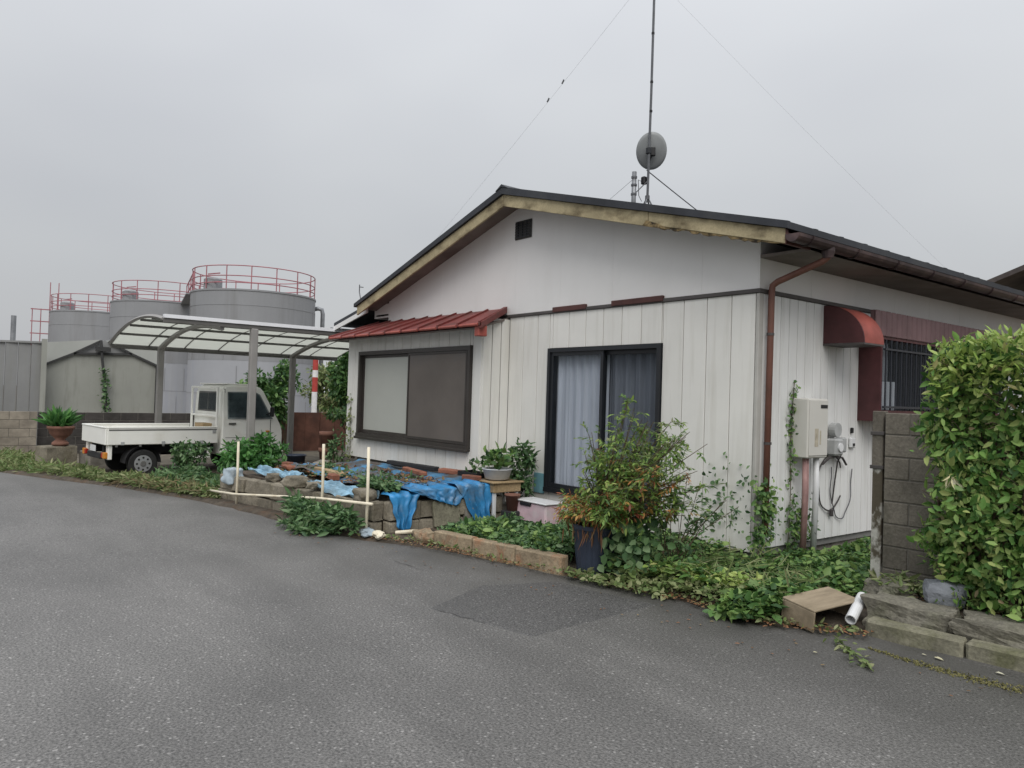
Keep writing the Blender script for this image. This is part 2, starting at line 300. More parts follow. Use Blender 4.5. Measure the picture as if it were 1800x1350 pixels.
def rock(name, mat, c, sz, seed, parent=None, rz=0, sub=9, amp=.16, boxy=.6):
    """rough stone: a cube rounded towards a ball, broken up by fractal noise"""
    rs = np.random.default_rng(seed); bm = bmesh.new(); bmesh.ops.create_cube(bm, size=1)
    bmesh.ops.subdivide_edges(bm, edges=bm.edges[:], cuts=sub, use_grid_fill=True)
    o = Vector(rs.uniform(0, 50, 3)); m = Matrix.Rotation(rz, 3, 'Z')
    for v in bm.verts:
        p = v.co.copy(); p = p.lerp(p.normalized()*.62, 1-boxy)
        d = mn.fractal(p*2.2+o, 1.0, 2.1, 5)*1.2+mn.noise(p*1.3+o)*.8
        p *= 1+amp*d
        v.co = m @ Vector((p.x*sz[0], p.y*sz[1], p.z*sz[2]))+Vector(c)
    me = bpy.data.meshes.new(name); bm.to_mesh(me); bm.free(); me.materials.append(MATS[mat])
    if name != 'stone': me.shade_smooth()
    return link(bpy.data.objects.new(name, me), parent)
def unit(a): return a/np.maximum(np.linalg.norm(a, axis=1, keepdims=True), 1e-9)
def leaves(name, mat, P, D, Nn, L, Wd, parent=None, fold=.18, droop=.15):
    """N folded leaves: P base, D direction, Nn rough normal, L length, Wd half width"""
    P = np.asarray(P, float); n = len(P); D = unit(D); X = unit(np.cross(D, Nn)); U = np.cross(X, D)
    L = np.broadcast_to(L, n).reshape(n, 1); Wd = np.broadcast_to(Wd, n).reshape(n, 1)
    b = P; t = P+D*L-U*L*droop
    l1 = P+D*L*.33-X*Wd+U*Wd*fold; l2 = P+D*L*.7-X*Wd*.75+U*Wd*fold-U*L*droop*.5
    q1 = P+D*L*.33+X*Wd+U*Wd*fold; q2 = P+D*L*.7+X*Wd*.75+U*Wd*fold-U*L*droop*.5
    V = np.stack([b, l1, l2, t, q2, q1], 1).reshape(-1, 3)
    i = np.arange(n)*6
    F = np.stack([i, i+1, i+2, i+3, i, i+3, i+4, i+5], 1).reshape(-1)
    me = bpy.data.meshes.new(name); me.vertices.add(6*n); me.vertices.foreach_set('co', V.reshape(-1))
    me.loops.add(8*n); me.loops.foreach_set('vertex_index', F.astype(np.int32))
    me.polygons.add(2*n); me.polygons.foreach_set('loop_start', (np.arange(2*n)*4).astype(np.int32))
    me.update(calc_edges=True); me.materials.append(MATS[mat])
    o = link(bpy.data.objects.new(name, me), parent)
    if parent and n > 30: o['kind'] = 'stuff'
    return o
def rdir(n): return unit(rng.normal(size=(n, 3)))
def inpoly(p, poly):
    x, y = p; c = False; j = len(poly)-1
    for i in range(len(poly)):
        xi, yi = poly[i]; xj, yj = poly[j]
        if (yi > y) != (yj > y) and x < (xj-xi)*(y-yi)/(yj-yi)+xi: c = not c
        j = i
    return c
def polypts(poly, n):
    a = np.array(poly); lo, hi = a.min(0), a.max(0); o = []
    while len(o) < n:
        p = rng.uniform(lo, hi)
        if inpoly(p, poly): o.append(p)
    return np.array(o)
def gz(x): return -.10*min(1, max(0, (-3-x)/8))
def gza(x): return -.10*np.clip((-3-x)/8, 0, 1)
def cover(name, label, cat, mat, poly, n, h, L, asp=.42, z0=.04, clump=12, up=.6, parent=None, kind='stuff'):
    """ground cover: leaves in mounds over a polygon"""
    p = polypts(poly, n); cs = polypts(poly, clump); ch = rng.uniform(.35, 1, clump); cr_ = rng.uniform(.18, .45, clump)
    d = np.linalg.norm(p[:, None]-cs[None], axis=2); hh = (np.exp(-(d/cr_)**2)*ch).max(1)
    z = z0+gza(p[:, 0])+h*(.12+.88*hh)*rng.uniform(.25, 1, n)**.7
    P = np.column_stack([p, z]); D = rdir(n); D[:, 2] = D[:, 2]*.45+.1
    N = rdir(n)*(1-up); N[:, 2] += up
    keep = hh+rng.uniform(0, .42, n) > .34; P, D, N = P[keep], D[keep], N[keep]; n = len(P)
    LL = L*rng.choice([.5, .75, 1.0, 1.0, 1.35], n)*rng.uniform(.8, 1.2, n)
    o = leaves(name, mat, P, D, N, LL, LL*asp*.5, parent)
    return tag(o, label, cat, kind=kind)
def clumps(n, centers, rad, squash=1.):
    c = np.array(centers)[rng.integers(0, len(centers), n)]
    d = rdir(n)*(rng.uniform(0, 1, (n, 1))**(.42)); d[:, 2] *= squash
    return c+d*rad, d

# ================================================================== SETTING
edge = [(-70, -31), (-30, -13.1), (-20, -8.3), (-12.6, -5.05), (-9.5, -3.75), (-7.2, -3.1), (-5.6, -2.85), (-4.2, -2.78), (-3.07, -2.5), (-2.35, -2.12), (-1.5, -1.9), (-.66, -1.72), (.36, -1.5), (1.1, -1.52), (1.6, -1.1), (2.57, -.98), (4, -.9), (8, -.75), (20, -.5), (70, .5)]
# subdivide so that the sheet follows the gentle fall to the left
ed = []
for (a, b), (c, d) in zip(edge[:-1], edge[1:]):
    k = max(1, int((c-a)/.25)) if -14 < a < 4 else 3
    for i in range(k):
        tt = i/k; wob = .02*math.sin(9*(a+(c-a)*tt))+random.uniform(-.018, .018) if -12 < a < 3 else 0
        ed.append((a+(c-a)*tt, b+(d-b)*tt+wob))
ed.append(edge[-1])
def sheet(name, mat, rows, kind='structure'):
    n = len(rows[0]); v = [p for r in rows for p in r]; f = []
    for i in range(len(rows)-1): f += [(i*n+j, i*n+j+1, (i+1)*n+j+1, (i+1)*n+j) for j in range(n-1)]
    return tag(MB().add(v, f).build(name, mat), kind=kind)
xs = [-400, -60, -11, -7, -3, 60, 400]
sheet('ground', 'ground', [[(x, y, gz(x)-.035) for x in xs] for y in (-400, -60, 60, 400)])
offs = [(-70, None, 0), (-4.5, 1, 0), (-2.2, 1, .05), (-1.3, 1, .30), (-.7, 1, .55), (-.25, 1, .85), (0, 1, 1), (.03, 1, 1)]
rows = [[(x, o if r is None else y+o, gz(x)-(.03 if o == .03 else 0)) for x, y in ed] for o, r, _ in offs]
rd = sheet('road', 'asphalt', rows); ga = rd.data.attributes.new('grime', 'FLOAT', 'POINT')
ga.data.foreach_set('value', [g_*(1 if x > -4 else .45) for o, r, g_ in offs for x, y in ed])
yard = [(x, y) for x, y in ed if -14 < x < 7]
sheet('yard', 'soil', [[(x, y+.02, gz(x)-.028) for x, y in yard], [(x, y+.10, gz(x)+.03) for x, y in yard], [(x, y+.5, gz(x)+.05) for x, y in yard], [(x, 13, gz(x)+.05) for x, y in yard]])
# darker reinstated strip of asphalt with cracked edges
pv = [(-.84, -2.56), (-.50, -3.30), (.42, -3.08), (.34, -1.78), (-.62, -1.95)]
pv2 = []
for (a, b), (c, d) in zip(pv, pv[1:]+pv[:1]):
    for i in range(7): pv2.append((a+(c-a)*i/7+random.uniform(-.006, .006), b+(d-b)*i/7+random.uniform(-.006, .006)))
kx, ky = -.25, -2.5; k_ = len(pv2)
tag(MB().add([(x, y, .003) for x, y in pv2]+[(x+(x-kx)*.012, y+(y-ky)*.012, -.001) for x, y in pv2], [tuple(range(k_))]+[(i, (i+1) % k_, k_+(i+1) % k_, k_+i) for i in range(k_)]).build('road_patch', 'asphalt_patch'), kind='structure')
mb = MB()
for line in ([(-.84, -2.57), (-.70, -2.87)], [(-.44, -3.285), (.05, -3.168)], [(-2.0, -2.75), (-1.5, -2.7)]):
    pts = []
    for (a, b), (c, d) in zip(line[:-1], line[1:]):
        k = max(3, int(math.hypot(c-a, d-b)/.05))
        pts += [(a+(c-a)*i/k+random.uniform(-.012, .012), b+(d-b)*i/k+random.uniform(-.012, .012)) for i in range(k)]
    for (a, b), (c, d) in zip(pts[:-1], pts[1:]):
        wd = random.uniform(.001, .004); L = math.hypot(c-a, d-b)+1e-6; nx, ny = -(d-b)/L*wd, (c-a)/L*wd
        mb.add([(a+nx, b+ny, .007), (a-nx, b-ny, .007), (c-nx, d-ny, .007), (c+nx, d+ny, .007)], [(0, 1, 2, 3)])
tag(mb.build('road_crack', 'tar'), kind='structure')
# mossy seam in the asphalt along the right-hand kerb
n = 2600; xm = 1.8+2.7*rng.uniform(0, 1, n)**.85; wdm = .008+.035*np.clip((xm-1.8)/.8, 0, 1); P = np.column_stack([xm, -1.37+.02*np.sin(xm*5)+rng.normal(0, 1, n)*wdm, np.full(n, .003)])
D = rdir(n); D[:, 2] = abs(D[:, 2])*.5; tag(leaves('moss_seam', 'moss_leaf', P, D, rdir(n)+np.array([0, 0, 1.]), rng.uniform(.008, .02, n), .005), 'thin strip of olive moss in a seam of the road by the kerb', 'moss', kind='stuff')

# ================================================================== HOUSE
H = thing('house', (-3.6, 4.5, 0), 'single-storey white house with vertical board siding, cream bargeboards and a low gable roof', 'house')
XR = -3.58                     # ridge
def zf(x): return 4.062-.2634*(x-XR) if x >= XR else 4.062-.283*(XR-x)   # underside of the bargeboard
WL = -7.25
zt = 2.655
# structural wall behind the cladding, with a real opening for the sliding door
mb = MB()
mb.box(-7.86, -3.03, .015, .25, .12, zt); mb.box(-1.17, -.015, .015, .25, .12, zt); mb.box(-3.03, -1.17, .015, .25, 2.215, zt); mb.box(-3.03, -1.17, .015, .25, .12, .40)
mb.box(-.25, -.015, .25, 9, .12, zt); mb.box(-7.86, -7.6, .25, 9, .12, zt); mb.box(-7.86, 0-.015, 8.8, 9, .12, zt)
mb.build('wall', 'wall_core', H)
mb = MB(); mb.prism([(WL, zt), (-.012, zt), (-.012, zf(-.012)+.15), (XR, zf(XR)+.15), (WL, zf(WL)+.15)], 'y', .012, .2); mb.box(-.2, -.012, .2, 9, zt, 3.25); mb.box(WL, WL+.2, .2, 9, zt, 3.1)
mb.build('gable_wall', 'wall_core', H)
box('footing', 'footing', H, -7.8, -.05, .03, 9, -.1, .13)
box('room_back', 'dark_inside', H, -3.6, -.6, 1.4, 1.5, .12, 2.6); box('room_floor', 'dark_inside', H, -3.6, -.6, .25, 1.4, .3, .36)
# front siding boards, about 30 cm wide, cut round the door and the bay
g = .009
x = 0.0
def board(x0, x1, y, z0, z1, mat='siding'): MB().box(x0+g/2, x1-g/2, y-.014, y+.012, z0, z1).build('siding_board', mat, H, bevel=.003)
k = 0
while x > -3.85:
    x1, x0 = x-(.02 if k == 0 else 0), x-.297; zb = .165+random.uniform(-.004, .004)
    if x0 < -1.17 and x1 > -3.03:
        if x1 > -1.17: board(-1.17, x1, 0, zb, zt); x1 = -1.17
        a = max(x0, -3.03); board(a, x1, 0, 2.215, zt); board(a, x1, 0, zb, .395)
        if x0 < -3.03: board(x0, -3.03, 0, zb, zt)
    else: board(max(x0, -3.9), x1, 0, zb, zt)
    x = x0; k += 1
# right-hand wall, narrow boards
y = .06
while y < 2.2:
    y1 = min(y+.1515, 2.25)
    MB().box(-.012, .014, y+g/2, y1-g/2, .19, zt).build('siding_board', 'siding_side', H, bevel=.003); y = y1
MB().box(-.012, .012, 2.253, 8.95, .19, zt).build('side_cladding', 'siding_side', H)
mb = MB(); mb.box(-.012, .022, -.022, .055, .16, zt); mb.build('corner_trim', 'corner_grey', H, bevel=.004)
# gable panels above the belt
px = [WL, -6.5, -5.59, -4.68, -3.77, -2.86, -1.95, -.67, -.005]
for a, b in zip(px[:-1], px[1:]):
    poly = [(a+.0008, zt+.045), (b-.0008, zt+.045), (b-.0008, zf(b)+.14)]
    if a < XR < b: poly.append((XR, zf(XR)+.14))
    poly.append((a+.0008, zf(a)+.14)); MB().prism(poly, 'y', -.012, .011).build('gable_panel', 'gable_white', H)
for i in range(10):
    a = .0+i*.91; MB().box(-.011, .012, a+(.002 if i else -.010), a+.908, zt+.045, 3.16).build('gable_panel', 'gable_white', H)
box('eave_box', 'gable_white', H, -7.76, WL-.004, -.01, 8.9, 2.88, 3.12)
# belt flashing
MB().box(-3.9, .036, -.036, -.001, zt+.002, zt+.042).build('belt_flashing', 'trim_dark', H, bevel=.004)
MB().box(.001, .034, .001, 8.9, zt+.002, zt+.042).build('belt_flashing', 'trim_dark', H, bevel=.004)
for a, b in ((-2.96, -2.36), (-1.93, -1.16)): MB().box(a, b, -.05, -.0125, zt+.012, zt+.075).build('flashing_strip', 'trim_brown', H, bevel=.005)
# gable vent
v = MB().box(-3.80, -3.45, -.03, -.012, 3.70, 3.95).build('vent', 'grille', H, bevel=.03)
for i in range(6): MB().box(-3.78, -3.47, -.042, -.029, 3.725+i*.036, 3.738+i*.036).build('louvre', 'sash_black', v)
for i in range(3): MB().box(-3.72+i*.09, -3.712+i*.09, -.044, -.029, 3.72, 3.93).build('louvre', 'sash_black', v)
# roof
for sgn, xe in ((1, .56), (-1, -7.72)):
    poly = [(XR, zf(XR)+.155), (xe, zf(xe)+.155), (xe, zf(xe)+.215), (XR, zf(XR)+.24)]
    ro = MB().prism(poly, 'y', -.44, 9.4).build('roof_slope', 'roof_black', H)
    for i in range(22):
        yy = -.41+i*.455; a, b = (XR, xe)
        MB().hexa([(a, yy-.02, zf(a)+.241), (b, yy-.02, zf(b)+.216), (b, yy+.02, zf(b)+.216), (a, yy+.02, zf(a)+.241), (a, yy-.02, zf(a)+.248), (b, yy-.02, zf(b)+.221), (b, yy+.02, zf(b)+.221), (a, yy+.02, zf(a)+.248)]).build('roof_seam', 'roof_black', ro)
    # soffit lining under the slope
    mbs = MB(); e = xe-sgn*.03; w_ = -.02 if sgn > 0 else WL-.0
    mbs.hexa([(XR, -.37, zf(XR)+.12), (e, -.37, zf(e)+.12), (e, -.014, zf(e)+.12), (XR, -.014, zf(XR)+.12), (XR, -.37, zf(XR)+.152), (e, -.37, zf(e)+.152), (e, -.014, zf(e)+.152), (XR, -.014, zf(XR)+.152)])
    a, b = (.013, xe-.03) if sgn > 0 else (xe+.03, WL-.01)
    mbs.box(a, b, -.01, 9.2, zf(xe)+.02, zf(xe)+.05)
    mbs.build('soffit', 'soffit', H)
MB().prism([(XR-.13, zf(XR-.13)+.245), (XR, zf(XR)+.28), (XR+.13, zf(XR+.13)+.245), (XR, zf(XR)+.245)], 'y', -.45, 9.41).build('ridge_cap', 'roof_black', H)
def fascia(a, b, mat='fascia', lo=0, hi=.152):
    MB().hexa([(a, -.405, zf(a)+lo), (b, -.405, zf(b)+lo), (b, -.375, zf(b)+lo), (a, -.375, zf(a)+lo), (a, -.405, zf(a)+hi), (b, -.405, zf(b)+hi), (b, -.375, zf(b)+hi), (a, -.375, zf(a)+hi)]).build('bargeboard', mat, H, bevel=.004)
fascia(-7.66, -5.3); fascia(-5.297, XR-.002); fascia(XR+.002, -1.08); fascia(-1.074, .52, lo=.02)
# ragged rotten lower edge of the right-hand board
n = 34; bot = [(-1.05+1.55*i/n) for i in range(n+1)]
vv = [(x_, -.398, zf(x_)+.02) for x_ in bot]+[(x_, -.398, zf(x_)+.015-random.uniform(0, .03)*(1 if 2 < i < n-1 else 0)) for i, x_ in enumerate(bot)]
vv += [(x_, -.380, z) for x_, y_, z in vv]; m_ = n+1
MB().add(vv, [(i, i+1, m_+i+1, m_+i) for i in range(n)]+[(2*m_+i+1, 2*m_+i, 3*m_+i, 3*m_+i+1) for i in range(n)]+[(m_+i, m_+i+1, 3*m_+i+1, 3*m_+i) for i in range(n)]).build('rotten_edge', 'fascia_rot', H)
MB().hexa([(-1.15, -.412, zf(-1.15)-.002), (-.78, -.412, zf(-.78)-.002), (-.78, -.39, zf(-.78)-.002), (-1.15, -.39, zf(-1.15)-.002), (-1.1, -.412, zf(-1.1)+.06), (-.95, -.412, zf(-.95)+.045), (-.95, -.39, zf(-.95)+.045), (-1.1, -.39, zf(-1.1)+.06)]).build('rotten_patch', 'fascia_rot', H)
# right-hand gutter and downpipe
def gutter(xc, zc, y0, y1, r, mat, sg=1):
    v = []; f = []; n = 9
    for k_, yy in enumerate((y0, y1)):
        for rr in (r, r-.006):
            v += [(xc+rr*math.cos(math.pi+math.pi*j/(n-1)), yy, zc+rr*math.sin(math.pi+math.pi*j/(n-1))) for j in range(n)]
    for o in (0, n): f += [(o+j, o+j+1, 2*n+o+j+1, 2*n+o+j) for j in range(n-1)]
    f += [(j, j+1, n+j+1, n+j) for j in range(n-1)]+[(2*n+j, 2*n+j+1, 3*n+j+1, 3*n+j) for j in range(n-1)]+[(0, 2*n, 3*n, n), (n-1, 3*n-1, 4*n-1, 2*n-1)]
    return MB().add(v, f).build('gutter', mat, H, smooth=False)
gt = gutter(.60, 3.075, -.42, 9.4, .072, 'gutter_brown')
MB().prism([(.60+.07*math.cos(math.pi*(1+j/8)), 3.075+.07*math.sin(math.pi*(1+j/8))) for j in range(9)], 'y', -.424, -.412).build('end_cap', 'gutter_brown', gt)
for i in range(12): MB().tube([(.60+.078*math.cos(math.pi*(1+j/8)), -.2+i*.8, 3.075+.078*math.sin(math.pi*(1+j/8))) for j in range(9)], .007, 6).build('bracket', 'gutter_brown', gt)
MB().hexa([(.50, -.40, 3.0), (.53, -.40, 3.0), (.53, 9.3, 3.0), (.50, 9.3, 3.0), (.50, -.40, 3.13), (.53, -.40, 3.13), (.53, 9.3, 3.13), (.50, 9.3, 3.13)]).build('eave_board', 'trim_brown', H)
dp = MB().tube([(.60, .17, 3.01), (.60, .17, 2.95), (.55, .165, 2.915), (.12, .12, 2.765), (.075, .11, 2.73), (.07, .105, 2.66), (.07, .09, .35)], .031, 12).build('downpipe', 'pipe_brown', H, smooth=True)
MB().lathe([(.045, 0), (.06, .06), (.06, .1)], (.60, .17, 2.94), 12).build('hopper', 'gutter_brown', dp)
for z in (2.25, 1.2, .6): MB().lathe([(.036, 0), (.036, .025)], (.07, .10, z), 12).build('pipe_clip', 'trim_dark', dp)
# left lean-to roof
MB().hexa([(-8.95, -.22, 2.80), (-7.62, -.22, 3.06), (-7.62, 6, 3.06), (-8.95, 6, 2.80), (-8.95, -.22, 2.86), (-7.62, -.22, 3.12), (-7.62, 6, 3.12), (-8.95, 6, 2.86)]).build('lean_to_roof', 'roof_black', H)
MB().hexa([(-8.93, -.24, 2.71), (-7.62, -.24, 2.965), (-7.62, -.21, 2.965), (-8.93, -.21, 2.71), (-8.93, -.24, 2.79), (-7.62, -.24, 3.05), (-7.62, -.21, 3.05), (-8.93, -.21, 2.79)]).build('verge_board', 'gable_white', H)
gutter(-8.98, 2.77, -.3, 6, .06, 'sash_black')
MB().tube([(-8.98, -.1, 2.71), (-8.9, -.05, 2.6), (-8.0, .05, 2.42), (-7.93, .04, 2.36), (-7.93, .04, .3)], .028, 8).build('downpipe', 'sash_black', H)
MB().hexa([(-8.85, -.12, 2.66), (-7.86, -.12, 2.7), (-7.86, 6, 2.7), (-8.85, 6, 2.66), (-8.85, -.12, 2.69), (-7.86, -.12, 2.73), (-7.86, 6, 2.73), (-8.85, 6, 2.69)]).build('soffit', 'shed_pale', H)
# small hook aerial at the left eave
MB().tube([(-7.62, -.3, 3.12), (-7.75, -.3, 3.22), (-7.80, -.3, 3.33), (-7.80, -.3, 3.46)], .009, 6).tube([(-7.80, -.3, 3.42), (-7.66, -.3, 3.40)], .008, 6).build('roof_hook', 'wire_dark', H)
# bay with its window
BX0, BX1, BY = -7.80, -3.88, -.45
mb = MB(); mb.box(BX0+.01, BX1-.014, BY+.014, .012, .5, .83); mb.box(BX0+.01, BX1-.014, BY+.014, .012, 2.26, 2.62); mb.box(BX0+.01, -7.33, BY+.014, .012, .83, 2.26); mb.box(-4.08, BX1-.014, BY+.014, .012, .83, 2.26)
mb.build('bay_wall', 'wall_core', H)
MB().box(BX0+.2, BX1-.1, BY+.12, -.01, -.05, .5).build('bay_base', 'footing', H)
x = BX0
while x < BX1-.02:
    x1 = min(x+.2613, BX1)
    for z0, z1 in ((.5, .83), (2.262, 2.60)):
        a, b = max(x, -7.33), min(x1, -4.08)
        if b > a+.01: board(a, b, BY, z0, z1)
    if x < -7.33: board(x, min(x1, -7.33), BY, .5, 2.60)
    if x1 > -4.08: board(max(x, -4.08), x1, BY, .5, 2.60)
    x = x1
y = BY
for i in range(3): MB().box(BX1-.012, BX1+.014, BY+.002+i*.15+g/2, BY+.002+(i+1)*.145+.004*i-g/2, .5, 2.63).build('siding_board', 'siding', H, bevel=.003)
# bay window: brown sash, frosted left pane, insect screen over the right
wd = MB(); a, b, c, d = -7.33, -4.08, .835, 2.258
wd.box(a, b, BY-.06, BY+.06, d-.06, d); wd.box(a, b, BY-.075, BY+.06, c, c+.075); wd.box(a, a+.055, BY-.06, BY+.06, c+.075, d-.06); wd.box(b-.06, b, BY-.06, BY+.06, c+.075, d-.06)
bw = wd.build('bay_window', 'sash_brown', H)
MB().box(a-.01, b+.01, BY-.10, BY-.062, c-.02, c+.02).build('sill', 'sash_brown', bw, bevel=.004)
def sash(x0, x1, z0, z1, y, pm, parent, mat, name='pane', t=.045):
    s = MB(); s.box(x0, x1, y-.015, y+.015, z1-t, z1); s.box(x0, x1, y-.015, y+.015, z0, z0+t*1.3); s.box(x0, x0+t, y-.015, y+.015, z0+t*1.3, z1-t); s.box(x1-t, x1, y-.015, y+.015, z0+t*1.3, z1-t)
    o = s.build('sash', mat, parent); MB().box(x0+t, x1-t, y-.003, y+.003, z0+t*1.3, z1-t).build(name, pm, parent); return o
sash(a+.058, -5.66, c+.077, d-.062, BY+.02, 'frost', bw, 'sash_brown')
sash(-5.72, b-.063, c+.077, d-.062, BY-.018, 'frost', bw, 'sash_brown')
sash(-5.70, b-.066, c+.08, d-.066, BY-.046, 'screen', bw, 'sash_brown', 'insect_screen', .03)
# red metal roof over the bay
rp = [(-7.95, -.0), (-3.42, 0)]
zb_, zf_ = 2.775, 2.50
rr = MB().hexa([(-7.88, -.80, zf_-.03), (-3.45, -.80, zf_-.03), (-3.97, -.013, zb_-.05), (-7.6, -.013, zb_-.03), (-7.88, -.80, zf_), (-3.45, -.80, zf_), (-3.97, -.013, zb_+.02), (-7.6, -.013, zb_+.03)]).build('bay_roof', 'red_roof', H)
for i in range(10):
    t_ = i/9; xa = -7.86+4.39*t_; xb = -7.58+3.6*t_; za = zf_+.002; zc = zb_+.03-.01*t_
    MB().hexa([(xa-.018, -.815, za-.03), (xa+.018, -.815, za-.03), (xb+.018, -.02, zc-.01), (xb-.018, -.02, zc-.01), (xa-.018, -.815, za+.022), (xa+.018, -.815, za+.022), (xb+.018, -.02, zc+.02), (xb-.018, -.02, zc+.02)]).build('roof_seam', 'red_roof', rr)
    if i < 9: MB().tube([(xa+.05, -.808, za-.02), (xa+.46, -.808, za-.02)], .021, 8).build('eave_roll', 'red_fade', rr)
MB().box(-3.60, -3.50, -.79, -.66, 2.34, 2.475).build('verge_end', 'red_fade', rr, bevel=.006)
MB().hexa([(-3.50, -.80, 2.44), (-3.42, -.80, 2.44), (-3.93, -.02, 2.73), (-4.01, -.02, 2.73), (-3.50, -.80, 2.515), (-3.42, -.80, 2.515), (-3.93, -.02, 2.815), (-4.01, -.02, 2.815)]).build('verge_trim', 'red_roof', rr)
MB().hexa([(-7.95, -.76, 2.43), (-3.62, -.76, 2.43), (-3.9, -.014, 2.63), (-7.8, -.014, 2.63), (-7.95, -.76, 2.455), (-3.62, -.76, 2.455), (-3.9, -.014, 2.66), (-7.8, -.014, 2.66)]).build('soffit', 'soffit', H)
# sliding door with curtains
dm = MB(); a, b, c, d = -3.025, -1.175, .405, 2.212
dm.box(a, b, -.05, .1, d-.05, d); dm.box(a, b, -.06, .1, c, c+.055); dm.box(a, a+.045, -.05, .1, c+.055, d-.05); dm.box(b-.045, b, -.05, .1, c+.055, d-.05)
do = dm.build('sliding_door', 'sash_black', H)
sash(a+.047, -2.05, c+.057, d-.052, -.012, 'glass', do, 'sash_black'); sash(-2.11, b-.047, c+.057, d-.052, .04, 'glass', do, 'sash_black')
def curtain(x0, x1, mat, y, per):
    n = 90; v = []
    for i in range(n+1):
        xx = x0+(x1-x0)*i/n; yy = y+.022*math.sin(i/n*2*math.pi*per)+.012*math.sin(i/n*2*math.pi*per*2.3+1)
        v += [(xx, yy, c+.07), (xx, yy+.004*math.sin(i), d-.06)]
    o = MB().add(v, [(2*i, 2*i+2, 2*i+3, 2*i+1) for i in range(n)]).build('curtain', mat, do, smooth=True)
curtain(-3.02, -2.06, 'curtain_white', .085, 6.3); curtain(-2.08, -1.18, 'curtain_grey', .12, 5.2)
box('teal_board', 'teal', H, -3.24, -3.045, -.03, -.016, .37, .62)
# hood on the right wall
HY0, HY1, HR, HX = 1.15, 1.56, .40, .46
n = 12; prof = [(HX*math.sin(j/n*math.pi/2), 2.645-HR*(1-math.cos(j/n*math.pi/2))) for j in range(n+1)]
hd = MB().prism([(.016, 2.245)]+[(max(.016, p), z) for p, z in prof], 'y', HY0, HY0+.012).build('hood', 'maroon', H)
v = []
for yy in (HY0+.013, HY1):
    v += [(max(.016, p), yy, z+.004) for p, z in prof]
m_ = n+1; MB().add(v+[(x_, y_, z_-.012) for x_, y_, z_ in v], [(j, j+1, m_+j+1, m_+j) for j in range(n)]+[(2*m_+j+1, 2*m_+j, 3*m_+j, 3*m_+j+1) for j in range(n)]).build('hood_cover', 'red_fade', hd, smooth=True)
MB().prism([(.016, 2.245)]+[(max(.016, p), z) for p, z in prof], 'y', HY1-.012, HY1).build('hood_end', 'maroon', hd)
MB().box(.016, HX, HY0, HY1, 2.225, 2.243).build('hood_rim', 'trim_dark', hd)
# box window on the right wall with bars
wb = MB().box(.014, .265, 1.90, 1.935, 1.44, 2.33).build('box_window', 'maroon', H)
MB().box(.014, .30, 1.936, 6, 1.44, 1.56).build('box_sill', 'maroon', wb)
MB().box(.014, .29, 1.86, 6, 2.335, 2.36).build('box_head', 'maroon', wb)
for i in range(34): MB().box(.28, .305, 1.70+i*.12, 1.70+i*.12+.108, 2.362, 2.64).build('cladding_rib', 'maroon_sheet', wb, bevel=.01)
MB().box(.24, .28, 1.70, 5.8, 2.362, 2.64).build('cladding', 'maroon_sheet', wb)
MB().box(.24, .26, 1.94, 5.9, 1.565, 2.33).build('pane', 'glass', wb); MB().box(.05, .06, 1.94, 5.9, 1.565, 2.33).build('window_back', 'dark_inside', wb)
MB().box(.225, .234, 1.945, 2.30, 1.565, 1.88).build('window_card', 'paint_white', wb); MB().box(.225, .234, 1.945, 2.12, 1.885, 2.3).build('window_blind', 'meter_grey', wb)
for i in range(30): MB().tube([(.285, 1.97+i*.12, 1.562), (.285, 1.97+i*.12, 2.334)], .011, 6).build('bar', 'bars', wb)
MB().box(.27, .3, 1.936, 5.9, 1.585, 1.61).build('bar_rail', 'bars', wb); MB().box(.27, .3, 1.936, 5.9, 2.22, 2.24).build('bar_rail', 'bars', wb)

# ================================================================== things on the house
t_ = thing('water_heater', (.1, .78, 1.05), 'beige gas water heater box hung on the right-hand wall', 'water heater')
MB().box(.015, .20, .585, .955, 1.065, 1.66).build('casing', 'heater', t_, bevel=.012)
MB().box(.2005, .208, .60, .94, 1.09, 1.645).build('front_panel', 'heater_side', t_, bevel=.006)
MB().box(.2085, .212, .80, .925, 1.565, 1.60).build('exhaust_slot', 'black_plastic', t_)
MB().box(.2083, .21, .70, .765, 1.18, 1.36).build('sticker', 'label_tan', t_); MB().box(.2083, .21, .79, .815, 1.2, 1.34).build('sticker', 'label_tan', t_)
for yy, m_, r_ in ((.66, 'lag_pink', .024), (.71, 'lag_pink', .014), (.87, 'pvc_white', .030)): MB().tube([(.13, yy, 1.065), (.13, yy+.01, .7), (.12, yy, .12)], r_, 10).build('pipe', m_, t_, smooth=True)
t_ = thing('gas_meter', (.08, 1.35, 1.1), 'grey gas meter with round dials beside the water heater', 'gas meter')
MB().box(.03, .15, 1.22, 1.38, 1.07, 1.25).build('body', 'meter_grey', t_, bevel=.02)
MB().tube([(.15, 1.30, 1.16), (.165, 1.30, 1.16)], .045, 14).build('dial', 'pvc_white', t_); MB().tube([(.05, 1.31, 1.34), (.12, 1.31, 1.34)], .075, 16).build('regulator', 'meter_grey', t_)
MB().tube([(.05, 1.31, 1.25), (.05, 1.31, 1.34)], .02, 8).build('pipe', 'meter_grey', t_); MB().box(.02, .12, 1.42, 1.50, 1.10, 1.26).build('valve_block', 'meter_grey', t_, bevel=.015)
MB().tube([(.08, 1.38, 1.12), (.08, 1.44, 1.12)], .018, 8).build('pipe', 'black_plastic', t_)
t_ = thing('power_socket', (.02, 1.76, 1.2), 'small white outdoor socket on the wall below the hood', 'socket')
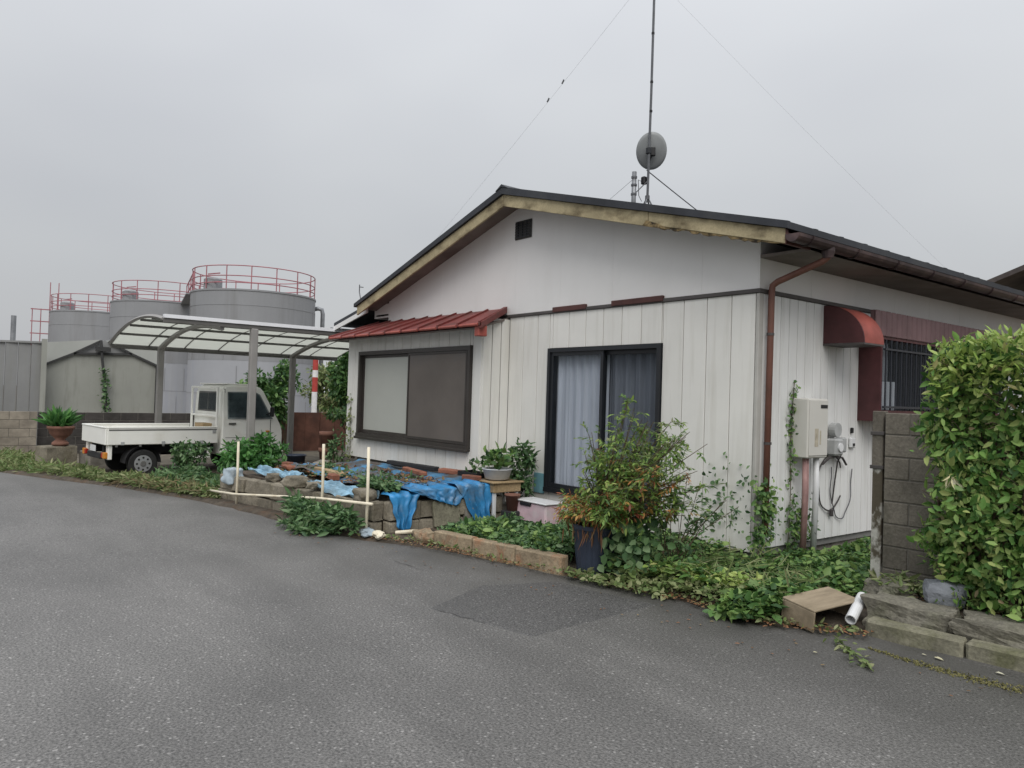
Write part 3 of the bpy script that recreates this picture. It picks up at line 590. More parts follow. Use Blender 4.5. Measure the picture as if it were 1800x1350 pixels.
MB().box(.015, .05, 1.72, 1.82, 1.14, 1.25).build('cover', 'pvc_white', t_, bevel=.01); MB().box(.0505, .056, 1.75, 1.79, 1.16, 1.19).build('flap', 'black_plastic', t_); MB().box(.015, .04, 1.75, 1.79, 1.30, 1.36).build('switch', 'black_plastic', t_, bevel=.006)
def loop(c, ry, rz_, a0, a1, n=26): return [(.035+.008*math.sin(i), c[0]+ry*math.cos(a0+(a1-a0)*i/n), c[1]+rz_*math.sin(a0+(a1-a0)*i/n)) for i in range(n+1)]
t_ = thing('cable_loop', (.04, 1.4, .6), 'thin dark cables hanging in loops from the gas meter', 'cable')
MB().tube(loop((1.32, .78), .24, .30, R(30), R(330)), .008, 6).build('cable', 'cable', t_); MB().tube(loop((1.55, .8), .22, .42, R(160), R(375)), .006, 6).build('cable', 'wire_dark', t_)
MB().tube([(.1, 1.44, 1.1), (.06, 1.42, 1.0), (.045, 1.40, .8), (.04, 1.36, .55)], .009, 6).build('cable', 'cable', t_)
MB().tube([(.06, 1.12, .98), (.09, 1.2, 1.05), (.09, 1.32, 1.06), (.07, 1.5, 1.04), (.05, 1.62, .96)], .012, 6).build('cable', 'cable', t_)
MB().box(.03, .06, 1.32, 1.37, .42, .50).build('plug', 'cable', t_, bevel=.008)
# mast, dish and second pole
MX, MY = -3.58, 2.35
t_ = thing('antenna_mast', (MX, MY, 4.32), 'tall thin dark antenna mast on a tripod on the roof ridge', 'antenna mast')
MB().tube([(MX, MY, 4.62), (MX+.02, MY, 6.3), (MX+.03, MY, 9.4)], .019, 8).build('pole', 'mast', t_)
for a in (20, 110, 200, 290): MB().tube([(MX, MY, 4.70), (MX+.26*math.cos(R(a)), MY+.26*math.sin(R(a)), zf(MX+.26*math.cos(R(a)))+.24)], .012, 6).build('leg', 'mast', t_)
MB().lathe([(.035, 0), (.035, .06)], (MX, MY, 4.66), 10).build('collar', 'mast', t_)
for z in (6.0, 6.45, 7.2): MB().lathe([(.024, 0), (.024, .03)], (MX+.022, MY, z), 8).build('cable_tie', 'black_plastic', t_)
MB().box(MX-.10, MX-.02, MY-.06, MY+.02, 4.90, 5.02).build('booster', 'black_plastic', t_, bevel=.015)
MB().tube([(MX-.1, MY-.02, 4.95), (MX-.18, MY-.02, 5.0), (MX-.16, MY-.02, 4.75), (MX-.1, MY-.02, 4.65)], .006, 6).build('lead', 'wire_dark', t_)
t_ = thing('satellite_dish', (MX, MY, 5.43), 'round grey satellite dish clamped to the mast, seen from behind', 'satellite dish')
dc = Vector((MX-.03, MY+.10, 5.43)); dn = Vector((-.62, .62, .42)).normalized()        # it looks away from the camera
dx = dn.cross(Vector((0, 0, 1))).normalized(); dy = dx.cross(dn)
v = [dc-dn*.0]; f = []; n = 36; rgs = 6
for i in range(1, rgs+1):
    rr_ = i/rgs
    for j in range(n):
        a = 2*math.pi*j/n; v.append(dc+dx*(.235*rr_*math.cos(a))+dy*(.285*rr_*math.sin(a))+dn*(.05*rr_*rr_))
f += [(0, 1+j, 1+(j+1) % n) for j in range(n)]
for i in range(rgs-1): f += [(1+i*n+j, 1+(i+1)*n+j, 1+(i+1)*n+(j+1) % n, 1+i*n+(j+1) % n) for j in range(n)]
k = len(v); v2 = v+[p+dn*.008 for p in v]; f2 = f+[tuple(q+k for q in reversed(ff)) for ff in f]+[(1+(rgs-1)*n+j, 1+(rgs-1)*n+(j+1) % n, k+1+(rgs-1)*n+(j+1) % n, k+1+(rgs-1)*n+j) for j in range(n)]
MB().add(v2, f2).build('reflector', 'dish', t_, smooth=True)
MB().obox(dc-dn*.04, (.11, .06, .13), rz=math.atan2(dx.y, dx.x)).build('mount', 'black_plastic', t_, bevel=.01); MB().obox((MX, MY, 5.41), (.07, .07, .10)).build('clamp', 'sash_black', t_, bevel=.01)
MB().tube([dc-dn*.06-dy*.05, dc-dn*.05-dy*.2-dx*.05], .012, 6).build('brace', 'black_plastic', t_)
MB().tube([dc-dy*.27+dn*.05, dc-dy*.24+dn*.30], .010, 6).build('feed_arm', 'mast', t_); MB().tube([dc-dy*.23+dn*.28, dc-dy*.20+dn*.37], .03, 8).build('feed_horn', 'dish', t_)
ox, oy = -.6187*.21, -.7857*.21
t_ = thing('vent_pole', (MX+ox, MY+oy, 4.3), 'short thick jointed grey pole beside the antenna mast', 'pole')
MB().tube([(MX+ox, MY+oy, zf(MX+ox)+.22), (MX+ox, MY+oy, 5.08)], .036, 12).build('pipe', 'galv', t_, smooth=True)
for z in (4.72, 4.86, 4.98): MB().lathe([(.046, 0), (.046, .03)], (MX+ox, MY+oy, z), 12).build('joint', 'mast', t_)
MB().tube([(MX+ox, MY+oy, 4.73), (MX, MY, 4.95)], .008, 6).build('strap', 'mast', t_)
def wire(p, q, r, label, mat='wire', sag=.0):
    p = Vector(p); q = Vector(q); pts = [p.lerp(q, i/14)-Vector((0, 0, sag*4*(i/14)*(1-i/14))) for i in range(15)]
    return tag(MB().tube(pts, r, 6).build('guy_wire', mat), label, 'guy wire', 'guy wires of the mast')
wl = wire((MX+.02, MY, 8.25), (-9.6, 2.1, 4.6), .0015, 'thin guy wire from the mast down to the left, with insulators', sag=.05)
for q in (.60, .66): p = Vector((MX+.02, MY, 8.25)).lerp(Vector((-9.6, 2.1, 4.6)), q-.28); MB().tube([p, p+Vector((-.05, 0, -.06))], .014, 8).build('insulator', 'galv', wl)
wire((MX+.02, MY, 8.1), (-.72, 6.45, 3.58), .0012, 'faint long guy wire from the mast down to the far right eave', sag=.05)
wire((MX-.03, MY, 5.12), (MX+.12, 4.3, 4.38), .009, 'short thick stay running right from below the dish', 'wire_dark', 0.01)
wire((MX+ox, MY+oy, 4.98), (-5.6, 1.9, 3.9), .0035, 'short thin stay from the jointed pole down the left slope')

# ================================================================== truck
T = thing('pickup_truck', (-11.30, -3.72, -.09), 'small white flatbed pickup truck parked nose-in under the carport', 'truck', rz=R(96))
def tb(name, mat, *a, parent=T, bevel=.008): return MB().box(*a).build(name, mat, parent, bevel=bevel, local=True)
cabp = [(2.04, .36), (2.04, 1.0), (2.05, 1.62), (2.12, 1.72), (2.20, 1.745), (2.70, 1.745), (2.82, 1.72), (2.90, 1.66), (3.22, 1.06), (3.29, .94), (3.325, .78), (3.32, .38), (3.16, .30)]
def hw(z): return .695-.075*max(0, z-.98)/.77
nn = len(cabp); v = [(x_, -hw(z), z) for x_, z in cabp]+[(x_, hw(z), z) for x_, z in cabp]
cab = MB().add(v, [tuple(range(nn)), tuple(range(2*nn-1, nn-1, -1))]+[(i, nn+i, nn+(i+1) % nn, (i+1) % nn) for i in range(nn)]).build('cab', 'truck_white', T, bevel=.035, local=True, segs=3)
def panel(name, mat, poly, side, off=.004, parent=cab):
    v = [(x_, side*(hw(z)+off), z) for x_, z in poly]+[(x_, side*(hw(z)-.03), z) for x_, z in poly]; n = len(poly)
    return MB().add(v, [tuple(range(n)), tuple(range(2*n-1, n-1, -1))]+[(i, n+i, n+(i+1) % n, (i+1) % n) for i in range(n)]).build(name, mat, parent, local=True)
for s in (-1, 1):
    panel('window_seal', 'cab_dark', [(2.16, 1.07), (2.16, 1.60), (2.72, 1.62), (2.83, 1.56), (3.10, 1.07)], s, .003)
    panel('side_window', 'car_glass', [(2.185, 1.10), (2.185, 1.575), (2.60, 1.59), (2.60, 1.10)], s, .008)
    panel('side_window', 'car_glass', [(2.635, 1.10), (2.635, 1.59), (2.72, 1.595), (2.81, 1.54), (3.05, 1.10)], s, .008)
    for pl in ([(2.105, .45), (2.105, 1.66), (2.115, 1.66), (2.115, .45)], [(2.105, .44), (3.06, .44), (3.06, .45), (2.105, .45)], [(3.05, .45), (3.05, 1.06), (3.06, 1.06), (3.06, .45)]): panel('door_seam', 'seam', pl, s, .002)
    panel('door_handle', 'seam', [(2.18, .96), (2.18, .995), (2.32, .995), (2.32, .96)], s, .018)
    MB().tube([(2.95, s*.70, 1.16), (3.0, s*.78, 1.20)], .012, 6).build('mirror_arm', 'black_plastic', cab, local=True); tb('mirror', 'black_plastic', 2.98, 3.04, s*.83-.05, s*.83+.05, 1.12, 1.32, parent=cab, bevel=.02)
    tb('headlight', 'lens_clear', 3.295, 3.32, s*.52-.12, s*.52+.12, .72, .86, parent=cab, bevel=.01)
# windscreen and rear window
def quadp(name, mat, pts, parent, th): 
    a, b, c_, d_ = [Vector(p) for p in pts]; nrm = (b-a).cross(d_-a).normalized()*th
    return MB().hexa([a, b, c_, d_, a+nrm, b+nrm, c_+nrm, d_+nrm]).build(name, mat, parent, local=True)
quadp('windscreen', 'car_glass', [(3.195, -.56, 1.135), (3.195, .56, 1.135), (2.925, .52, 1.64), (2.925, -.52, 1.64)], cab, .012)
quadp('rear_window_seal', 'seam', [(2.04, -.50, 1.20), (2.045, -.46, 1.60), (2.045, .46, 1.60), (2.04, .50, 1.20)], cab, -.004)
for a, b in ((-.44, -.02), (.02, .44)): quadp('rear_window', 'car_glass', [(2.036, a, 1.235), (2.040, a, 1.565), (2.040, b, 1.565), (2.036, b, 1.235)], cab, -.01)
tb('interior', 'chassis', 2.12, 2.9, -.55, .55, .5, 1.05, bevel=0)
tb('roof_lip', 'truck_white', 2.10, 2.80, -.60, .60, 1.742, 1.765, bevel=.01)
for s in (-1, 1): tb('guard_post', 'truck_white', 1.95, 1.99, s*.62-.02, s*.62+.02, .64, 1.70)
for z in (1.12, 1.68): tb('guard_rail', 'truck_white', 1.95, 1.99, -.60, .60, z-.02, z+.02)
bed = tb('bed_floor', 'truck_white', 0.03, 1.98, -.68, .68, .60, .645)
for s in (-1, 1):
    gs = tb('side_gate', 'truck_white', 0.0, 1.96, s*.69-.018, s*.69+.018, .605, .895)
    tb('top_rail', 'truck_white', 0.0, 1.96, s*.69-.026, s*.69+.026, .897, .925, parent=gs); tb('gate_groove', 'seam', 0.02, 1.94, s*.7085-.002, s*.7085+.002, .855, .880, parent=gs, bevel=0)
    for x_ in (.15, .55, .95, 1.35, 1.75): tb('rope_hook', 'seam', x_-.02, x_+.02, s*.715-.01, s*.715+.01, .565, .60, parent=gs, bevel=.004)
    for x_ in (.25, .95, 1.65): tb('hinge', 'meter_grey', x_-.03, x_+.03, s*.712-.006, s*.712+.006, .60, .66, parent=gs, bevel=.003)
    tb('latch', 'meter_grey', 1.86, 1.92, s*.715-.008, s*.715+.008, .80, .86, parent=gs, bevel=.003)
for s in (-1, 1): tb('body_stripe', 'seam', 2.12, 3.05, s*.697-.003, s*.697+.003, .70, .708, parent=cab, bevel=0); tb('side_marker', 'amber', 2.95, 3.03, s*.70-.006, s*.70+.006, .80, .84, parent=cab, bevel=.003)
gs = tb('tailgate', 'truck_white', -.035, 0.0, -.70, .70, .605, .895); tb('top_rail', 'truck_white', -.045, .008, -.70, .70, .897, .925, parent=gs)
for s in (-1, 1): tb('tail_lamp', 'amber', -.03, .03, s*.60-.055, s*.60+.055, .36, .47); tb('tail_lamp', 'lens_red', -.03, .03, s*.50-.03, s*.50+.03, .37, .46); tb('lamp_bracket', 'truck_white', .03, .10, s*.60-.06, s*.60+.06, .34, .60)
tb('rear_bumper', 'chassis', -.02, .03, -.38, .38, .34, .44); tb('number_plate', 'pvc_white', -.034, -.028, -.16, .16, .46, .57, bevel=0)
for s in (-1, 1): tb('frame_rail', 'chassis', .05, 2.9, s*.30-.04, s*.30+.04, .42, .58)
tb('front_bumper', 'truck_white', 3.25, 3.36, -.68, .68, .30, .46)
tb('fuel_box', 'truck_white', 1.45, 1.85, -.66, -.35, .32, .52); tb('fuel_recess', 'chassis', 1.52, 1.78, -.664, -.655, .37, .47, bevel=0); tb('battery_box', 'chassis', 1.3, 1.8, .35, .65, .32, .55)
def wheel(x_, s):
    t0 = MB().tube([(x_, s*.545, .255), (x_, s*.56, .255), (x_, s*.665, .255), (x_, s*.68, .255)], [.235, .255, .255, .235], 28).build('wheel', 'rubber', T, smooth=False, local=True)
    c_ = MB().tube([(x_, s*.66, .255), (x_, s*.686, .255)], [.165, .150], 24).build('rim', 'steel_wheel', t0, local=True)
    MB().tube([(x_, s*.68, .255), (x_, s*.700, .255)], [.055, .045], 14).build('hub_cap', 'seam', t0, local=True)
    for j in range(8): a = j*math.pi/4; MB().tube([(x_+.108*math.cos(a), s*.684, .255+.108*math.sin(a)), (x_+.108*math.cos(a), s*.690, .255+.108*math.sin(a))], .020, 8).build('rim_hole', 'rubber', t0, local=True)
for x_ in (.62, 2.66):
    for s in (-1, 1): wheel(x_, s)
for s in (-1, 1):
    mb = MB(); a_ = [(.62+.31*math.cos(R(q)), .27+.31*math.sin(R(q))) for q in range(0, 181, 15)]; b_ = [(.62+.285*math.cos(R(q)), .27+.285*math.sin(R(q))) for q in range(0, 181, 15)]
    n = len(a_); y0, y1 = sorted((s*.40, s*.69))
    mb.add([(p, y0, q) for p, q in a_]+[(p, y1, q) for p, q in a_]+[(p, y0, q) for p, q in b_]+[(p, y1, q) for p, q in b_], [(i, i+1, n+i+1, n+i) for i in range(n-1)]+[(2*n+i+1, 2*n+i, 3*n+i, 3*n+i+1) for i in range(n-1)]+[(n+i, n+i+1, 3*n+i+1, 3*n+i) for i in range(n-1)])
    mb.build('mudguard', 'chassis', T, local=True)
    panel('wheel_arch', 'chassis', [(2.66+.30*math.cos(R(q)), .27+.30*math.sin(R(q))) for q in range(0, 181, 12)][::1], s, .003, T)
tb('folded_sheet', 'wood_tan', 1.75, 1.93, -.5, -.1, .645, .98)

# ================================================================== carport
CP = thing('carport', (-11.1, -.7, -.1), 'single-slope curved carport with clear roof panels on grey aluminium posts', 'carport')
arc = [(-13.17, 2.40), (-12.5, 2.56), (-11.69, 2.69), (-10.6, 2.775), (-9.7, 2.735), (-8.95, 2.655)]
def az(x):
    xs_, zs_ = zip(*arc); return float(np.interp(x, xs_, zs_))
NX = 5; gx = np.linspace(-13.15, -8.97, NX+1)
def arcz(x):   # smooth arc through the points
    co_ = arcz.c; return float(np.polyval(co_, x))
arcz.c = np.polyfit([a for a, b in arc], [b for a, b in arc], 3)
Y0, Y1 = -3.18, 1.85; gy = np.linspace(Y0, Y1, 8)
def drop(y): return .02*(y+.7)
for i in range(NX):
    for j in range(7):
        xx = np.linspace(gx[i]+.012, gx[i+1]-.012, 4); v = []
        for q in xx: v += [(q, gy[j]+.012, arcz(q)+.02), (q, gy[j+1]-.012, arcz(q)+.02)]
        v += [(a, b, c_+.004) for a, b, c_ in v]; n = 8
        MB().add(v, [(2*k_, 2*k_+2, 2*k_+3, 2*k_+1) for k_ in range(3)]+[(8+2*k_+1, 8+2*k_+3, 8+2*k_+2, 8+2*k_) for k_ in range(3)]).build('roof_panel', 'polycarb', CP)
for q in gx[1:-1]: MB().bar((q, Y0, arcz(q)), (q, Y1, arcz(q)), .04, .045).build('purlin', 'alu_dark', CP)
for y_ in gy: MB().tube([(q, y_, arcz(q)+.028) for q in np.linspace(-13.17, -8.95, 16)], .017, 4).build('rib', 'alu_dark', CP)
MB().bar((-13.18, Y0-.02, arcz(-13.18)-.01), (-13.18, Y1, arcz(-13.18)-.01), .06, .10).build('eave_beam', 'alu_dark', CP)
eb = MB().bar((-8.93, Y0-.02, arcz(-8.93)+.01), (-8.93, Y1, arcz(-8.93)+.01), .06, .07).build('eave_beam', 'alu_dark', CP)
MB().bar((-8.93, Y0-.02, arcz(-8.93)+.075), (-8.93, Y1, arcz(-8.93)+.075), .10, .06).build('gutter', 'alu_bright', CP)
MB().tube([(q, Y0-.02, arcz(q)+.03) for q in np.linspace(-13.17, -8.95, 24)], .034, 4).build('end_rib', 'alu_post', CP)
for y_ in (-2.256, .65):
    MB().tube([(q, y_, arcz(q)-.06) for q in np.linspace(-13.05, -8.95, 20)], [.06-.022*k_/19 for k_ in range(20)], 6).build('arm', 'alu_post', CP)
    MB().box(-13.06, -12.94, y_-.06, y_+.06, -.15, 2.42).build('post', 'alu_post', CP, bevel=.012)
MB().box(-8.99, -8.87, -1.78, -1.66, -.12, arcz(-8.93)-.02).build('post', 'alu_post', CP, bevel=.012)

# ================================================================== tanks
def tank(cx, cy, label, ladder=False, Hh=6.48):
    D = 6.0
    T_ = thing('storage_tank', (cx, cy, -.3), label, 'storage tank', 'grey storage tanks behind the carport')
    MB().lathe([(D/2, 0), (D/2, Hh+.3)], (cx, cy, -.3), 64).build('shell', 'tank', T_, smooth=False)
    MB().lathe([(D/2+.004, 0), (D/2+.004, 3.2)], (cx, cy, -.3), 64).build('lower_shell', 'tank_low', T_)
    for z in (1.3, 2.9, 4.3, 5.5): MB().lathe([(D/2+.012, 0), (D/2+.012, .035)], (cx, cy, z), 64).build('weld_seam', 'tank', T_)
    for k_ in range(22):
        a_ = k_*2.39996; z = (-.3, 1.33, 2.93, 4.33)[k_ % 4]; rs_ = D/2+.008; MB().bar((cx+rs_*math.cos(a_), cy+rs_*math.sin(a_), z), (cx+rs_*math.cos(a_), cy+rs_*math.sin(a_), z+1.3), .03, .03).build('weld_seam', 'tank', T_)
    MB().lathe([(D/2+.03, 0), (D/2+.03, .08)], (cx, cy, Hh-.08), 64).build('top_rim', 'tank', T_); MB().lathe([(D/2-.02, 0), (.05, .28)], (cx, cy, Hh+.005), 48).build('roof', 'tank', T_)
    for z in (1.1, .62, .3): MB().tube([(cx+(D/2-.06)*math.cos(a), cy+(D/2-.06)*math.sin(a), Hh+z) for a in np.linspace(0, 2*math.pi, 49)[:-1]], .026, 5, closed=True).build('rail', 'rail_pink', T_)
    for a in np.linspace(0, 2*math.pi, 17)[:-1]: MB().tube([(cx+(D/2-.06)*math.cos(a), cy+(D/2-.06)*math.sin(a), Hh-.02), (cx+(D/2-.06)*math.cos(a), cy+(D/2-.06)*math.sin(a), Hh+1.1)], .028, 5).build('rail_post', 'rail_pink', T_)
    q = Vector((4.28-cx, -6.36-cy)).normalized(); lx = Vector((-q.y, q.x))*-1     # towards the camera, and to its left
    lx = Vector((q.y, -q.x)) if (Vector((q.y, -q.x)).dot(Vector((-.6187, -.7857))) > 0) else Vector((-q.y, q.x))
    h_ = Vector((cx, cy))+lx*1.9+q*1.6
    MB().lathe([(.42, 0), (.42, .5), (.3, .58)], (h_.x, h_.y, Hh), 14).build('hatch', 'tank', T_)
    h2 = Vector((cx, cy))+lx*2.0+q*2.0
    MB().bar((h2.x-.4, h2.y, Hh+.75), (h2.x+.4, h2.y+.3, Hh+.75), .05, .05).bar((h2.x-.4, h2.y, Hh+.35), (h2.x+.4, h2.y+.3, Hh+.35), .05, .05).build('hatch_rail', 'rail_pink', T_)
    if ladder:
        e_ = Vector((cx, cy))+lx*(D/2+.25)
        mb = MB()
        for o in (-.25, .25, .75):
            p = e_+lx*o; mb.tube([(p.x, p.y, 4.0), (p.x, p.y, Hh+.15)], .03, 5)
        for z in np.linspace(4.1, Hh+.1, 4):
            a, b = e_+lx*-.3, e_+lx*.85; mb.bar((a.x, a.y, z), (b.x, b.y, z), .06, .07)
        mb.build('ladder_cage', 'rail_pink', T_)
        p1, p2 = e_+lx*-.25, e_+lx*-.75; mb = MB()
        for p in (p1, p2): mb.tube([(p.x, p.y, Hh), (p.x, p.y, Hh+2.0)], .03, 5)
        mb.build('ladder_top', 'rail_pink', T_)
    else:
        pass
    return T_, q, lx
def world(dep, lat): return (4.28-.7857*dep+.6187*lat, -6.36+.6187*dep+.7857*lat)
c1, c2, c3 = world(38.5, -13.2), world(46.2, -21.2), world(53.6, -29.3)
T1, q1, l1 = tank(*c1, 'largest and nearest grey tank with a pink railing, above the truck', Hh=6.26)
tank(*c2, 'middle grey tank of the row with a pink railing')
tank(*c3, 'farthest grey tank at the left end with a ladder cage', ladder=True)
e_ = Vector(c1)-l1*3.15
MB().tube([(e_.x+l1.x*.2, e_.y+l1.y*.2, 5.82), (e_.x, e_.y, 5.87), (e_.x-l1.x*.2, e_.y-l1.y*.2, 5.82), (e_.x-l1.x*.25, e_.y-l1.y*.25, 5.6), (e_.x-l1.x*.25, e_.y-l1.y*.25, -.3)], .11, 10).build('overflow_pipe', 'galv', T1, smooth=True)
# walkway from the middle to the near tank
a = Vector(c1)+l1*2.9; b = Vector(c2)-(Vector(c1)-Vector(c2)).normalized()*-2.9
t_ = thing('walkway', (a.x, a.y, 6.2), 'pink-railed walkway bridging the two nearer tanks', 'walkway')
MB().bar((a.x, a.y, 6.2), (b.x, b.y, 6.4), .6, .06).build('deck', 'tank', t_)
for z in (6.75, 7.25): MB().bar((a.x, a.y, z), (b.x, b.y, z+.2), .05, .05).build('rail', 'rail_pink', t_)
for i in range(4): p = a.lerp(b, i/3); MB().tube([(p.x, p.y, 6.2+.2*i/3), (p.x, p.y, 7.25+.2*i/3)], .03, 5).build('rail_post', 'rail_pink', t_)

# ================================================================== left background
def blockwall(name, label, mat, p, q, z0, z1, th=.12, bl=.40, bh=.19, mort='mortar'):
    p = Vector((*p, 0)); q = Vector((*q, 0)); d = (q-p); L = d.length; d.normalize(); rz = math.atan2(d.y, d.x); mid = (p+q)/2
    t0 = thing(name, (mid.x, mid.y, z0), label, 'wall')
    MB().obox((mid.x, mid.y, (z0+z1)/2), (L-.01, th-.016, z1-z0-.006), rz).build('mortar', mort, t0)
    nz = max(1, round((z1-z0)/bh)); hz = (z1-z0)/nz
    for k in range(nz):
        s = 0 if k % 2 == 0 else -bl/2
        while s < L-.02:
            a, b = max(s, 0)+.004, min(s+bl, L)-.004
            if b-a > .03:
                c = p+d*((a+b)/2); MB().obox((c.x, c.y, z0+hz*(k+.5)), (b-a, th+random.uniform(-.003, .003), hz-.009), rz).build('block', mat, t0, bevel=.006)
            s += bl
    return t0
blockwall('block_wall', 'low tan concrete block wall at the far left edge of the road', 'cmu_left', (-16.6, -7.2), (-16.6, -4.05), -.3, .9)
blockwall('block_wall', 'low dark block wall behind the truck bed', 'cmu_dark', (-16.9, -4.0), (-17.2, .9), -.3, .88)  # blocks much darker than the tan wall beside it
# ribbed grey sheet fence at the left edge
t_ = thing('sheet_fence', (-19, -6, -.3), 'grey ribbed metal sheet fence at the left edge of the view', 'fence')
for i in range(20):
    y0 = -9.3+i*.28; MB().hexa([(-19.02, y0, -.3), (-18.96+.02*(i % 2), y0+.01, -.3), (-18.98, y0+.27, -.3), (-19.02, y0+.275, -.3), (-19.02, y0, 2.45+.03*i*.28), (-18.96+.02*(i % 2), y0+.01, 2.45+.03*i*.28), (-18.98, y0+.27, 2.46+.03*i*.28), (-19.02, y0+.275, 2.46+.03*i*.28)]).build('sheet_panel', 'sheet_grey', t_)
MB().box(-18.95, -18.85, -3.76, -3.64, -.3, 2.72).build('end_post', 'shed_wall', t_); MB().bar((-18.95, -9.3, 2.47), (-18.95, -3.76, 2.63), .06, .05).build('cap_rail', 'sheet_grey', t_)
tag(MB().tube([(-23, -4.05, -.3), (-23, -4.05, 3.57)], .07, 8).build('utility_pole', 'galv'), 'thin grey pole rising behind the ribbed metal fence', 'pole')
# shed with a gable end
t_ = thing('shed', (-21, -2.2, -.3), 'grey-green gabled shed between the metal fence and the tanks', 'shed')
a, b, pk = -3.66, -.80, -2.2
MB().prism([(a, -.3), (b, -.3), (b, 2.15), (pk+.7, 2.46), (pk-.74, 2.40), (a, 2.03)], 'x', -24, -19.5).build('wall', 'shed_wall', t_)
for p in ([(a, 2.04), (-2.94, 2.40), (-2.3, 2.78)], [(-2.1, 2.78), (-1.5, 2.47), (b, 2.16)]):
    for u, v_ in zip(p[:-1], p[1:]): MB().bar((-19.46, u[0], u[1]), (-19.46, v_[0], v_[1]), .06, .06).build('verge', 'shed_dark', t_)
MB().bar((-19.46, -2.94, 2.40), (-19.46, -1.5, 2.46), .06, .06).build('tie_beam', 'shed_dark', t_)
MB().prism([(a, 2.05), (-2.94, 2.41), (-2.3, 2.78), (-2.3, 2.82), (a, 2.66)], 'x', -23.9, -19.53).build('upper_wall', 'shed_pale', t_)
MB().prism([(-2.1, 2.78), (-1.5, 2.47), (b, 2.16), (b, 2.70), (-2.1, 2.82)], 'x', -23.9, -19.53).build('upper_wall', 'shed_pale', t_)
MB().prism([(-2.94, 2.41), (-1.5, 2.47), (-2.2, 2.82)], 'x', -23.9, -19.52).build('gable_infill', 'sheet_grey', t_)
MB().box(-19.49, -19.42, -.84, -.76, -.3, 2.14).build('corner_post', 'shed_dark', t_)
t_ = thing('drain_pipe', (-19.3, -2.1, .8), 'dark vine-covered pipe up the middle of the grey-green shed', 'pipe')
MB().tube([(-19.38, -2.3, 2.8), (-19.36, -2.26, 2.3), (-19.36, -2.18, 1.7), (-19.36, -2.10, .8), (-19.36, -2.10, -.3)], .035, 8).build('pipe', 'shed_dark', t_)
MB().box(-19.45, -19.3, -2.42, -2.06, 2.5, 2.62).build('bracket', 'shed_dark', t_)
n = 160; zz = rng.uniform(.6, 2.0, n); P = np.column_stack([np.full(n, -19.33)+rng.normal(0, .03, n), -2.12-(zz-.8)*.08+rng.normal(0, .05, n), zz])
leaves('vine', 'weed_dark', P, rdir(n), rdir(n), .10, .03, t_)
# rusty sheet fence and striped pole behind the carport
t_ = thing('rusty_fence', (-16.4, 3.6, -.1), 'dark rusty brown sheet fence behind the carport', 'fence')
for i in range(9): MB().box(-16.42, -16.37+.015*(i % 2), 1.55+i*.45, 1.99+i*.45, -.2, .96).build('sheet_panel', 'rust_sheet', t_)
t_ = thing('striped_pole', (-17.9, 3.37, -.2), 'red and white banded pole behind the rusty fence', 'pole')
for k, (z0, z1) in enumerate(((-.2, .55), (.55, 1.55), (1.55, 2.0), (2.0, 2.22), (2.22, 2.9))): MB().tube([(-17.9, 3.37, z0+.001), (-17.9, 3.37, z1-.001)], .085, 14).build('band', ('paint_white', 'paint_white', 'paint_red', 'paint_white', 'paint_red')[k], t_, smooth=False)
def bush(name, label, c, rad, n, mat='bush_leaf', L=.09, cat='shrub', k=26, stems=6, base=None, spread=.32):
    t0 = thing(name, (c[0], c[1], base if base is not None else c[2]-rad[2]), label, cat)
    d = rdir(k)*(rng.uniform(.25, 1, (k, 1))**.5)*np.array(rad)*.85; cs = np.array(c)+d
    P, dd = clumps(n, cs, np.array(rad)*spread); D = unit(dd+rdir(n)*.8+np.array([0, 0, -.15])); N = rdir(n)*.6; N[:, 2] += .8
    LL = L*rng.uniform(.6, 1.3, n); leaves('crown', mat, P, D, N, LL, LL*.24, t0)
    mb = MB(); b0 = Vector((c[0], c[1], base if base is not None else c[2]-rad[2]))
    for i in range(stems):
        e_ = Vector(cs[i % k]); mb.tube([b0+Vector((random.uniform(-.05, .05), random.uniform(-.05, .05), 0)), b0.lerp(e_, .5)+Vector((random.uniform(-.06, .06), random.uniform(-.06, .06), .05)), e_], [.016, .011, .005], 5)
    mb.build('stem', 'bark', t0); return t0
bush('tree', 'dark green tree behind the truck cab, in front of the nearest tank', (-15.6, .95, 1.25), (.55, .85, .75), 2600, L=.15, cat='tree', base=-.1)
bush('tree', 'small dark tree leaning up to the carport roof beside its rear post', (-15.5, 1.55, 1.9), (.4, .45, .5), 800, L=.13, cat='tree', base=-.1)
bush('tree', 'green leafy tree at the left corner of the house', (-14.2, 2.85, 1.9), (.6, .75, 1.05), 3600, L=.15, cat='tree', base=-.1)
bush('tree', 'light green tree just right of the red and white pole', (-19.5, 4.6, 1.7), (.7, .8, 1.0), 1800, 'weed_light', L=.18, cat='tree', base=-.2)
bush('climbing_plant', 'thin climber hanging from the carport roof edge by the house', (-13.4, 2.5, 1.0), (.7, .9, .25), 900, L=.12, base=-.1)

